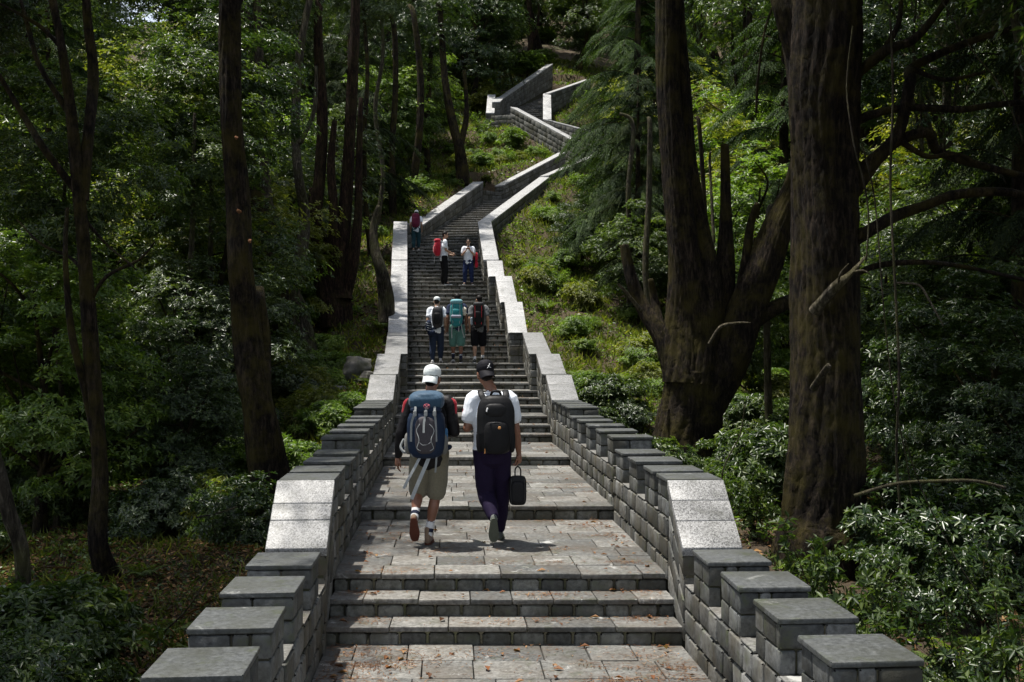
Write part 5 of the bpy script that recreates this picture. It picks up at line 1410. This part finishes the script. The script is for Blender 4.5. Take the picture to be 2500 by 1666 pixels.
# -- man with the blue and grey hiking pack
def PXW(px, d): return (px-1176.5)/2500*d
J = pose(.93, .10, .02,
         arm_l=[(-.175, .0, 1.415), (-.27, -.03, 1.13), (-.305, .05, .885), ((-.12, .12, -1), (-1, -.3, .1), 1, .42)],
         arm_r=[(.215, .0, 1.415), (.265, -.03, 1.13), (.2, .2, 1.1), ((-.3, 1, .1), (1, .2, .6), -1, .7)],
         leg_l=[(-.08, 0, .9), (-.105, .055, .52), (-.125, -.165, .285), (0.03, .42, -.9), (0, .9, .42)],
         leg_r=[(.11, 0, .9), (.075, .045, .50), (0.0, -.02, .09), (.03, 1, 0), UP])
J['head'] = (.035, .10, 1.665); J['look'] = (.22, .95, -.12)
KHAKI = cloth('khaki_cotton', (.17, .155, .11), .9); JKT = cloth('black_jacket', (.014, .013, .014), .5); REDC = cloth('red_fabric', (.30, .010, .02), .7)
p1, H1, cap1 = person('person in white backwards cap, black and red jacket and khaki shorts', (PXW(984, dF), dF, zF), 0, 1., J, 'skin_b', .006,
                (JKT, 2, dict(ease=.024, wr=.012, name='jacket')), (KHAKI, .96, .020, 'shorts'), (cloth('tan_suede', (.23, .16, .11), .95), cloth('red_rubber', (.10, .035, .022), .7), .045, 'boot'),
                hat=(cloth('white_cap', (.66, .70, .69), .8, .1, .04), 'back', None), socks=(cloth('white_sock', (.7, .7, .7), .9), .17, [(.035, .075, cloth('navy_sock', (.02, .025, .05), .9)), (.135, .145, CL['navy_sock'])]))
for q in range(6):
    pass
for k, q in (('l', -1), ('r', 1)):
    S_, E_ = np.array(J['arm_'+k][0]), np.array(J['arm_'+k][1]); o_ = np.array([q*.030, -.022, .010])
    B = Blob(); B.tube([S_+o_+[q*-.06, 0, .018], S_+o_, S_*.72+E_*.28+o_, S_*.45+E_*.55+o_], [(.018, .036), (.034, .042), (.028, .034), (.010, .010)], 12)
    attach(p1, 'red_panel', B, REDC, .006, 3, .004, 40)
B = Blob(); B.ell(H1(.075, -.045, .032), (.007, .007, .007)); attach(cap1, 'snap', B, BLACK_PL, .003, 1)
bp = empty('backpack', (PXW(984, dF), dF, zF), 0, 'large blue and grey hiking backpack with pale straps and a blue lid', 'backpack', 'backpacks carried by the climbers', 'thing')
BLUE = cloth('steel_blue_nylon', (.028, .065, .11), .6); NV = cloth('navy_nylon', (.008, .018, .042), .6); GR = cloth('charcoal_nylon', (.055, .05, .057), .65)
B = Blob(); B.ell((.0, -.235, 1.13), (.192, .125, .245), None, .55, .7); B.ell((0, -.20, .985), (.165, .125, .10), None, .7, .7); attach(bp, 'pack_body', B, NV, .007, 4, .008, 24)
B = Blob(); B.ell((.0, -.325, 1.12), (.108, .062, .185), None, .6, .75); B.tube([(0, -.335, 1.27), (0, -.36, 1.12), (0, -.335, .97)], [(.07, .02), (.085, .03), (.085, .02)], 14); attach(bp, 'front_panel', B, GR, .007, 4, .006, 30)
B = Blob(); B.ell((.0, -.205, 1.455), (.180, .135, .095), Quaternion((1, 0, 0), math.radians(14)), .7, .75); B.ell((0, -.25, 1.49), (.12, .08, .055), None, .8, .8); lid = attach(bp, 'lid', B, BLUE, .007, 4, .012, 22)
B = Blob(); B.ell((0, -.262, 1.365), (.155, .075, .035), None, .6, .7); attach(bp, 'lid_skirt', B, NV, .007, 3, .008, 26)
B = Blob(); B.ell((-.175, -.21, 1.03), (.045, .075, .11), None, .8, .8); attach(bp, 'side_pocket', B, cloth('grey_mesh', (.13, .13, .12), .9), .007, 3, .006, 40)
B = Blob(); B.ell((.172, -.21, 1.03), (.042, .075, .11), None, .8, .8); attach(bp, 'side_pocket', B, CL['grey_mesh'], .007, 3, .006, 40)
B = Blob(); B.tube([(.178, -.22, 1.02), (.182, -.22, 1.16)], [.033, .030], 14); bo_ = attach(bp, 'water_bottle', B, cloth('blue_plastic', (.03, .12, .25), .3), .005, 2)
B = Blob(); B.tube([(.182, -.22, 1.185), (.183, -.22, 1.205)], [.017, .017], 12); attach(bo_, 'bottle_cap', B, BLACK_PL, .004, 1)
B = Blob(); B.tube([(-.21, -.02, .985), (-.20, -.14, .975), (-.10, -.20, .955), (.10, -.20, .955), (.20, -.14, .975), (.21, -.02, .985)], [(.035, .022)]*6, 12); attach(bp, 'hip_belt', B, NV, .007, 3, .004)
for q in (-1, 1):
    B = Blob(); B.tube([(q*.085+.01, -.12, 1.38), (q*.09+.01, -.06, 1.50), (q*.10+.015, .03, 1.515), (q*.115+.015, .12, 1.42), (q*.13+.015, .14, 1.28), (q*.15, .08, 1.15)], [(.026, .010)]*6, 10); attach(bp, 'shoulder_strap', B, BLACK, .007, 2)
for x0, x1 in ((-.10, -.135), (.004, -.012), (.088, .10)):
    st = strap(bp, 'strap', [(x0, -.325, 1.40), (x0*1.02, -.352, 1.345), (x1, -.385 if abs(x0) < .05 else -.355, 1.24), (x1*1.05, -.41 if abs(x0) < .05 else -.352, 1.06 if abs(x0) > .05 else 1.15)], .021, .004, GREY_WEB)
    buckle(st, (x0*1.02, -.362 if abs(x0) > .05 else -.366, 1.335), .017, .028, cloth('grey_plastic', (.28, .29, .29), .4))
strap(bp, 'strap', [(-.13, -.31, .99), (-.135, -.30, .93), (-.12, -.27, .90)], .022, .004, GREY_WEB); strap(bp, 'strap', [(.10, -.32, .98), (.105, -.30, .92), (.09, -.26, .75)], .018, .004, GREY_WEB)
strap(bp, 'strap', [(.17, -.17, 1.25), (.175, -.25, 1.1), (.16, -.29, .98)], .016, .004, GREY_WEB)
strap(bp, 'strap', [(.10, -.325, .965), (.15, -.28, .965), (.195, -.2, .985)], .028, .005, CL['grey_mesh'])
for q in (-1, 1):
    T = Tubes(); T.add([(q*.045-.005, -.385, 1.235), (q*.085, -.372, 1.17), (q*.058, -.395, 1.08), (q*.08, -.378, 1.0), (q*.045, -.37, .972)], [.0035]*5, 6, 0, 6); T.build('piping', LIGHT_WEB, bp)
T = Tubes(); T.add([(-.055, -.398, 1.055), (-.02, -.41, 1.03), (.03, -.41, 1.04), (.055, -.398, 1.06)], [.003]*4, 6, 0, 5); T.build('piping', cloth('dim_piping', (.16, .17, .18), .7), bp)
# round bird emblem stitched on the lid
T = Tubes(); T.add([(.012+.030*math.cos(a), -.342, 1.405+.020*math.sin(a)) for a in np.linspace(0, 6.0, 14)], [.0032]*14, 6, 0, 2); T.add([(-.012, -.345, 1.418), (.012, -.35, 1.402), (.036, -.345, 1.418)], [.004]*3, 6, 0, 3); T.build('emblem', cloth('pink_thread', (.5, .12, .16), .6), lid)
T = Tubes(); T.add([(.012, -.35, 1.402), (.0, -.345, 1.38), (.026, -.345, 1.38), (.012, -.35, 1.40)], [.003]*4, 6, 0, 2); T.build('emblem', LIGHT_WEB, lid)
strap(bp, 'patch', [(-.055, -.318, 1.505), (-.055, -.322, 1.475)], .035, .004, cloth('blue_grey_patch', (.22, .30, .36), .7))
# two loose webbing tails swinging to the left
strap(bp, 'loose_strap', [(-.045, -.27, .93), (-.10, -.31, .82), (-.165, -.33, .70), (-.215, -.33, .60)], .026, .004, LIGHT_WEB); strap(bp, 'loose_strap', [(.03, -.28, .90), (-.01, -.32, .80), (-.07, -.34, .66), (-.135, -.35, .50)], .036, .004, LIGHT_WEB)
B = Blob(); B.tube([(-.235, -.13, 1.06), (-.26, -.16, .99), (-.22, -.19, .94), (-.18, -.18, .96)], [(.014, .02)]*4, 10); attach(bp, 'belt_wing', B, GREY_WEB, .006, 2)

# -- man with the black pack and a case in his hand
J = pose(.955, .08, .0,
         arm_l=[(-.185, .0, 1.455), (-.25, -.03, 1.165), (-.165, .20, 1.20), ((.35, 1, .25), (-1, .2, .4), 1, .7)],
         arm_r=[(.185, .0, 1.455), (.245, -.01, 1.16), (.272, .05, .915), ((.02, .08, -1), (1, -.25, 0), -1, .95)],
         leg_l=[(-.085, 0, .93), (-.055, .06, .50), (.025, -.20, .285), (-.02, .40, -.9), (0, .9, .40)],
         leg_r=[(.095, 0, .93), (.095, .19, .50), (.075, .28, .09), (0, 1, 0), UP])
J['head'] = (-.07, .09, 1.715); J['look'] = (-.30, .93, -.18)
x2 = PXW(1130, dF)
DARKTR = cloth('dark_purple_trousers', (.014, .009, .028), .8)
p2, H2, cap2 = person('person in black backwards cap, white tee and dark trousers, carrying a black case', (x2, dF, zF), 0, 1., J, 'skin_b', .006,
                (WHITE, .62, dict(ease=.036, wr=.010, hem=.0, name='tee_shirt')), (DARKTR, 1.93, .022, 'trousers'), (cloth('grey_green_shoe', (.10, .11, .10), .8), cloth('olive_rubber', (.085, .095, .075), .8), 0., 'shoe'),
                hat=(cloth('black_cap', (.010, .010, .013), .7), 'back', None), bulk=1.03)
# leaping figure mark on the cap, white tag on the sleeve
T = Tubes(); e_ = lambda x, z_: H2(x+.008, -.121+abs(x)*.25, .050+z_)
T.add([e_(-.003, -.002), e_(.002, .012), e_(.006, .022), e_(.012, .034)], [.0032, .004, .0028, .002], 6); T.add([e_(-.001, 0), e_(-.012, -.008), e_(-.018, -.016)], [.003, .0028, .002], 6); T.add([e_(0, 0), (e_(.013, -.006)), e_(.024, -.010)], [.003, .0028, .002], 6); T.add([e_(0, .011), e_(-.012, .008)], [.002]*2, 6)
T.build('cap_mark', cloth('white_print', (.8, .8, .8), .6), cap2)
strap(p2, 'sleeve_print', [(-.278, -.045, 1.365), (-.288, -.048, 1.335)], .016, .003, cloth('pink_print', (.6, .2, .2), .7)); strap(p2, 'sleeve_print', [(-.286, -.05, 1.325), (-.296, -.05, 1.28)], .007, .003, cloth('navy_print', (.03, .04, .12), .7))
bp = empty('backpack', (x2, dF, zF), 0, 'black laptop backpack with a small orange badge, worn by the person in a black cap', 'backpack', 'backpacks carried by the climbers', 'thing')
BK = cloth('black_nylon', (.014, .014, .015), .5); BK2 = cloth('black_nylon_pocket', (.011, .011, .012), .6)
B = Blob(); B.ell((.045, -.235, 1.22), (.190, .115, .295), None, .62, .8); body = attach(bp, 'pack_body', B, BK, .007, 4, .006, 20)
B = Blob(); B.ell((.055, -.325, 1.10), (.128, .07, .165), None, .6, .75); attach(bp, 'front_pocket', B, BK2, .007, 4, .006, 24)
B = Blob(); B.ell((.04, -.31, 1.36), (.110, .055, .075), None, .7, .8); attach(bp, 'upper_pocket', B, BK, .007, 4, .008, 26)
B = Blob(); B.ell((.205, -.23, 1.06), (.035, .07, .12), None, .8, .8); attach(bp, 'side_pocket', B, BK2, .007, 3, .006, 30)
B = Blob(); B.ell((-.115, -.23, 1.06), (.035, .07, .12), None, .8, .8); attach(bp, 'side_pocket', B, BK2, .007, 3, .006, 30)
B = Blob(); B.tube([(-.015, -.22, 1.46), (.005, -.265, 1.535), (.045, -.275, 1.55), (.085, -.265, 1.535), (.105, -.22, 1.46)], [.013]*5, 10); attach(bp, 'handle', B, BK, .006, 2)
for q in (-1, 1):
    B = Blob(); B.tube([(q*.10+.04, -.17, 1.43), (q*.125+.02, -.11, 1.52), (q*.125+.01, -.01, 1.545), (q*.13, .11, 1.46), (q*.14, .15, 1.32), (q*.16, .08, 1.15)], [(.034, .011)]*6, 12); attach(bp, 'shoulder_strap', B, BK, .007, 2)
for zc, rx_, rz_, yy in ((1.10, .118, .15, -.376), (1.21, .150, .255, -.318)):
    T = Tubes(); T.add([(.05+rx_*math.cos(a), yy+.05*abs(math.cos(a))**3, zc+rz_*math.sin(a)) for a in np.linspace(.15, math.pi-.15, 12)], [.003]*12, 6, 0, 2); T.build('zip', cloth('zip_grey', (.06, .06, .06), .4), bp)
B = Blob(); B.ell((.082, -.394, 1.197), (.015, .005, .014), None, .7, .7); attach(bp, 'badge', B, cloth('orange_badge', (.65, .30, .10), .6), .003, 1)
B = Blob(); B.tube([(-.035, -.368, 1.385), (-.043, -.373, 1.355)], [.008, .007], 8); attach(bp, 'zip_pull', B, cloth('white_plastic', (.75, .75, .75), .4), .003, 1)
B = Blob(); B.tube([(-.06, -.31, .985), (-.062, -.312, .945)], [.006, .008], 8); attach(bp, 'zip_pull', B, CL['orange_badge'], .003, 1)
B = Blob(); B.tube([(.205, -.24, 1.245), (.215, -.25, 1.215)], [.006, .004], 8); attach(bp, 'zip_pull', B, cloth('orange_cord', (.75, .2, .03), .6), .003, 1)
cs = empty('carrying_case', (x2, dF, zF), 0, 'slim black carrying case hanging from the right hand of the person in a black cap', 'case', None, 'thing')
B = Blob(); B.ell((.262, .05, .535), (.088, .045, .150), None, .38, .45); B.ell((.262, .0, .52), (.066, .02, .11), None, .5, .5); cb = attach(cs, 'case_body', B, BK, .006, 3, .002)
B = Blob(); B.tube([(.235, .05, .675), (.236, .055, .745), (.262, .058, .775), (.290, .055, .745), (.290, .05, .675)], [.0085]*5, 10); attach(cs, 'handle', B, BLACK_PL, .005, 1)
T = Tubes(); T.add([(.20, .004, .40), (.19, .0, .53), (.20, .004, .66)], [.003]*3, 6, 0, 4); T.add([(.324, .004, .40), (.334, .0, .53), (.324, .004, .66)], [.003]*3, 6, 0, 4); T.build('zip', CL['zip_grey'], cs)

# -- simple pack used by the climbers further up
def pack(loc, rz, sc, label, cols, z0=.95, z1=1.52, w=.15, lidc=None, tails=None, extra=None, x=0., webm=None):
    o = empty('backpack', loc, rz, label, 'backpack', 'backpacks carried by the climbers', 'thing'); h = (z1-z0)/2; zc = (z0+z1)/2; vx = .010; y = extra.get('y', 0) if extra else 0
    B = Blob(); B.ell((x, -.22+y, zc-.02), (w, .11, h), None, .6, .75); attach(o, 'pack_body', B, cols[0], vx, 3, .01, 22, sc=sc)
    B = Blob(); B.ell((x, -.31+y, zc-.06), (w*.7, .05, h*.55), None, .6, .75); attach(o, 'front_pocket', B, cols[1], vx, 3, .008, 26, sc=sc)
    if lidc is not None: B = Blob(); B.ell((x, -.22+y, z1-.03), (w*.95, .115, .07), None, .7, .75); attach(o, 'lid', B, lidc, vx, 3, .01, 22, sc=sc)
    for q in (-1, 1):
        B = Blob(); B.tube([(x+q*.085, -.13+y, z1-.10), (x+q*.10, -.06+y, z1-.02), (x+q*.11, .04+y, z1-.02), (x+q*.12, .12+y, z1-.12), (x+q*.14, .06+y, z1-.32)], [(.026, .012)]*5, 10); attach(o, 'shoulder_strap', B, webm or cols[0], vx, 2, sc=sc)
        strap(o, 'strap', [(x+q*w*.55, -.335+y, z1-.06), (x+q*w*.55, -.35+y, zc), (x+q*w*.5, -.325+y, z0+.06)], .012, .004, cols[2], sc)
    if tails:
        for t_ in tails: strap(o, 'loose_strap', t_, .02, .005, LIGHT_WEB, sc)
    return o
def walker(label, px, d, z_, sc, lead, cols, skinm, hat=None, sleeve=.6, frac=.98, rz=0, socks=None, shoes=None, lean=.14, bname='shorts', J=None, **kw):
    a, b_ = (-1, 1) if lead == 'r' else (1, -1)
    if J is None:
        J = pose(.92, lean, 0,
             arm_l=[(-.18, .0+lean*.5, 1.42), (-.235, -.02, 1.14), (-.235, .10, .91), ((-.05, .3, -1), (-1, 0, 0), 1, .6)],
             arm_r=[(.18, .0+lean*.5, 1.42), (.235, -.02, 1.14), (.235, .12, .92), ((.05, .3, -1), (1, 0, 0), -1, .6)],
             leg_l=[(-.095, 0, .89), (-.10, .05+.05*b_, .49), (-.10, .02+.10*b_, .09+(.04 if lead == 'r' else 0)), (-.08, 1, -.35 if lead == 'r' else 0), (0, .35 if lead == 'r' else 0, 1)],
             leg_r=[(.095, 0, .89), (.10, .05-.05*b_, .49), (.10, .02-.10*b_, .09+(.04 if lead == 'l' else 0)), (.08, 1, -.35 if lead == 'l' else 0), (0, .35 if lead == 'l' else 0, 1)])
        J['head'] = (0, .74*math.sin(lean)+.05, 1.64); J['look'] = kw.pop('look', (0, .95, -.3))
    return person(label, (PXW(px, d), d, CZ+z_), rz, sc, J, skinm, .009, (cols[0], sleeve, dict(ease=.026, wr=.014, hem=-.04, name='tee_shirt')), (cols[1], frac, .026, bname),
                  shoes or (cloth('black_sneaker', (.03, .03, .03), .6), cloth('white_rubber', (.7, .7, .7), .6), 0., 'sneaker'), hat=hat, socks=socks, **kw)
dM, zM = 27.35, -.27
JEAN = cloth('dark_denim', (.02, .03, .055), .9); TEAL = cloth('teal_cotton', (.085, .20, .17), .9); NAVT = cloth('navy_tee', (.02, .028, .06), .9); GRT = cloth('grey_tee', (.12, .125, .13), .9); BKS = cloth('black_shorts', (.008, .008, .01), .9)
L_ = (PXW(1003, dM), dM, CZ+zM)
walker('person in white cap, white tee and dark jeans climbing on the left of three abreast', 1003, dM, zM, .945, 'l', (WHITE, JEAN), 'skin_c', hat=(CL['white_cap'], 'front', None), frac=1.95, bname='jeans', shoes=(cloth('white_sneaker', (.6, .6, .6), .6), CL['white_rubber'], 0., 'sneaker'))
pack(L_, 0, .945, 'plain black day pack on the left of the three climbers abreast', (cloth('dark_grey_nylon', (.03, .03, .033), .6), BK, CL['zip_grey']), x=.04)
w3 = empty('jacket_bundle', L_, 0, 'navy jacket with pale stripes slung at the left hip of the climber in dark jeans', 'jacket', None, 'thing')
B = Blob(); B.ell((-.20, -.08, .98), (.085, .11, .17), None, .9, .9); B.ell((-.13, -.12, .80), (.10, .10, .09)); jb = attach(w3, 'jacket_body', B, NAVY, .009, 3, .02, 24, sc=.945)
for k_ in range(4): strap(w3, 'stripe', [(-.27, -.15+.01*k_, 1.08-.06*k_), (-.2, -.21, 1.05-.06*k_), (-.13, -.2, 1.04-.06*k_)], .012, .004, LIGHT_WEB, .945)
L_ = (PXW(1050, dM), dM, CZ+zM)
walker('dark-haired person in navy tee and teal shorts climbing in the middle of three abreast', 1050, dM, zM, 1.0, 'r', (NAVT, TEAL), 'skin_b', frac=1.0, socks=(CL['navy_sock'], .15, [(.10, .12, WHITE)]))
tp = cloth('teal_nylon', (.02, .20, .22), .6); tp2 = cloth('pale_teal_nylon', (.16, .36, .40), .6)
o_ = pack(L_, 0, 1.0, 'bright teal hiking pack in the middle of the three climbers abreast', (tp, tp, LIGHT_WEB), z0=.93, z1=1.56, w=.165, lidc=tp2,
     tails=[[(-.10, -.3, .93), (-.115, -.3, .8), (-.11, -.3, .62)], [(.12, -.3, .98), (.15, -.28, .8), (.20, -.28, .63)], [(.06, -.3, .92), (.06, -.29, .78)]])
B = Blob(); B.tube([(-.09, -.34, 1.16), (.09, -.34, 1.16)], [.045, .045], 12); attach(o_, 'rolled_pouch', B, cloth('grey_lilac', (.25, .26, .33), .7), .009, 3, .008)
B = Blob(); B.ell((.19, -.2, 1.33), (.07, .08, .08)); B.ell((.20, -.22, 1.24), (.05, .06, .07)); hb = attach(None, 'sun_hat', B, cloth('cream_cloth', (.62, .58, .48), .9), .009, 2, .02, 40); hb.location = L_
B = Blob(); B.ell((.19, -.215, 1.27), (.115, .06, .02), Quaternion((0, 1, 0), .5)); hbb = attach(hb, 'brim', B, CL['cream_cloth'], .008, 2, .01, 40)
tag(hb, 'cream floppy cloth hat tied to the right side of the teal pack', 'hat', None, 'thing')
L_ = (PXW(1100, dM), dM, CZ+zM)
walker('person in grey tee and black shorts, on the right of three abreast', 1100, dM, zM, .975, 'l', (GRT, BKS), 'skin_c', frac=.95, look=(-.5, .8, -.15), socks=(CL['white_sock'], .06))
o_ = pack(L_, 0, .975, 'black pack with thin red edging on the right of the three climbers abreast', (BK, BK2, cloth('red_cord', (.5, .03, .04), .6)), z0=.93, z1=1.53, w=.155, lidc=cloth('dark_grey_nylon', (.03, .03, .033)))
B = Blob(); B.tube([(-.17, -.22, 1.0), (-.175, -.22, 1.15)], [.034, .032], 12); attach(o_, 'water_bottle', B, cloth('clear_bottle', (.25, .3, .35), .2), .007, 1, sc=.975)
tr = empty('trekking_pole', L_, 0, 'thin dark trekking pole in the right hand of the climber in a grey tee', 'pole', None, 'thing')
T = Tubes(); T.add([(.215, .07, 0), (.235, .12, .92)], [.006, .008], 8); T.build('shaft', BLACK_PL, tr); B = Blob(); B.tube([(.233, .115, .84), (.237, .125, .96)], [.016, .016], 10); attach(tr, 'grip', B, BLACK, .005, 1)
# -- three people near the bend
d3, z3 = 34.62, 2.13
TRB = cloth('black_trousers', (.010, .010, .011), .9)
J = pose(.92, .02, 0, arm_l=[(-.18, .0, 1.42), (-.22, .03, 1.15), (-.07, .22, 1.02), ((.5, .8, -.05), (-.3, .3, .9), 1, .6)], arm_r=[(.18, 0, 1.42), (.215, .02, 1.15), (.15, .23, 1.05), ((-.4, .8, 0), (.3, .3, .9), -1, .6)],
         leg_l=[(-.095, 0, .89), (-.11, .02, .49), (-.12, -.02, .09), (-.2, 1, 0)], leg_r=[(.095, 0, .89), (.10, .03, .49), (.11, .04, .09), (.2, 1, 0)], look=(.35, .93, -.1))
L_ = (PXW(1020, d3), d3, CZ+z3)
walker('person in white tee and black trousers standing in profile', 1020, d3, z3, .965, 'r', (WHITE, TRB), 'skin_c', frac=1.96, bname='trousers', rz=math.radians(-75), J=J, face=True, shades=True)
RD = cloth('red_nylon', (.42, .012, .03), .6)
o_ = pack(L_, math.radians(-75), .965, 'bright red hiking pack on the person standing in profile', (RD, RD, LIGHT_WEB), z0=.98, z1=1.50, w=.15, lidc=RD, webm=BLACK, tails=[[(-.1, -.3, .95), (-.1, -.3, .75)]])
J = pose(.92, -.02, 0, arm_l=[(-.18, .0, 1.42), (-.235, .04, 1.16), (-.075, .17, 1.33), ((.35, .25, .9), (-.6, -.6, .2), 1, .9)], arm_r=[(.18, 0, 1.42), (.235, .04, 1.16), (.075, .17, 1.33), ((-.35, .25, .9), (.6, -.6, .2), -1, .9)],
         leg_l=[(-.095, 0, .89), (-.12, .02, .49), (-.14, -.02, .09), (-.2, 1, 0)], leg_r=[(.095, 0, .89), (.12, .03, .49), (.14, .0, .09), (.2, 1, 0)], look=(0, .98, -.12))
L_ = (PXW(1076, d3), d3, CZ+z3)
walker('person in white tee and navy trousers facing downhill with both hands raised to the chin', 1076, d3, z3, .83, 'r', (WHITE, cloth('navy_trousers', (.015, .025, .075), .9)), 'skin_c', frac=1.96, bname='trousers', rz=math.pi, J=J, face=True, shades=True, belt=BLACK)
ph = empty('phone', L_, math.pi, 'small dark phone held before the chin by the person facing downhill', 'phone', None, 'thing')
B = Blob(); B.ell((0, .20, 1.43), (.036, .006, .07), None, .3, .3); attach(ph, 'phone_body', B, BLACK_PL, .004, 1, sc=.83)
bg_ = empty('shoulder_bag', L_, 0, 'red bag hanging at the side of the person facing downhill, near the right wall', 'bag', None, 'thing')
B = Blob(); B.ell((.27, .05, 1.08), (.11, .09, .19), None, .7, .8); B.ell((.31, .05, .80), (.075, .06, .12), None, .7, .8); attach(bg_, 'bag_body', B, RD, .009, 3, .015, 26, sc=.83)
strap(bg_, 'shoulder_strap', [(.24, .0, 1.22), (.19, -.03, 1.40), (.17, .05, 1.47), (.19, .12, 1.38), (.25, .1, 1.22)], .03, .008, BLACK, .83); B = Blob(); B.ell((.235, -.05, .97), (.04, .03, .16)); attach(bg_, 'back_panel', B, BLACK, .009, 2, sc=.83)
d8 = 38.95; z8 = 3.63
L_ = (PXW(956, d8), d8, CZ+z8)
walker('highest person, in white cap and teal trousers, climbing beside the left wall', 956, d8, z8, .84, 'l', (WHITE, cloth('dark_teal_trousers', (.022, .06, .075), .9)), 'skin_c', hat=(CL['white_cap'], 'front', None), frac=1.85, bname='trousers', lean=.3, shoes=(cloth('tan_suede', (.2, .15, .1)), CL['white_rubber'], .05, 'boot'))
MR = cloth('maroon_nylon', (.16, .018, .05), .7)
pack(L_, 0, .84, 'maroon backpack under a rain cover on the highest climber beside the left wall', (MR, MR, MR), z0=1.0, z1=1.62, w=.185, extra={'y': .10}, webm=BLACK)

relabel()
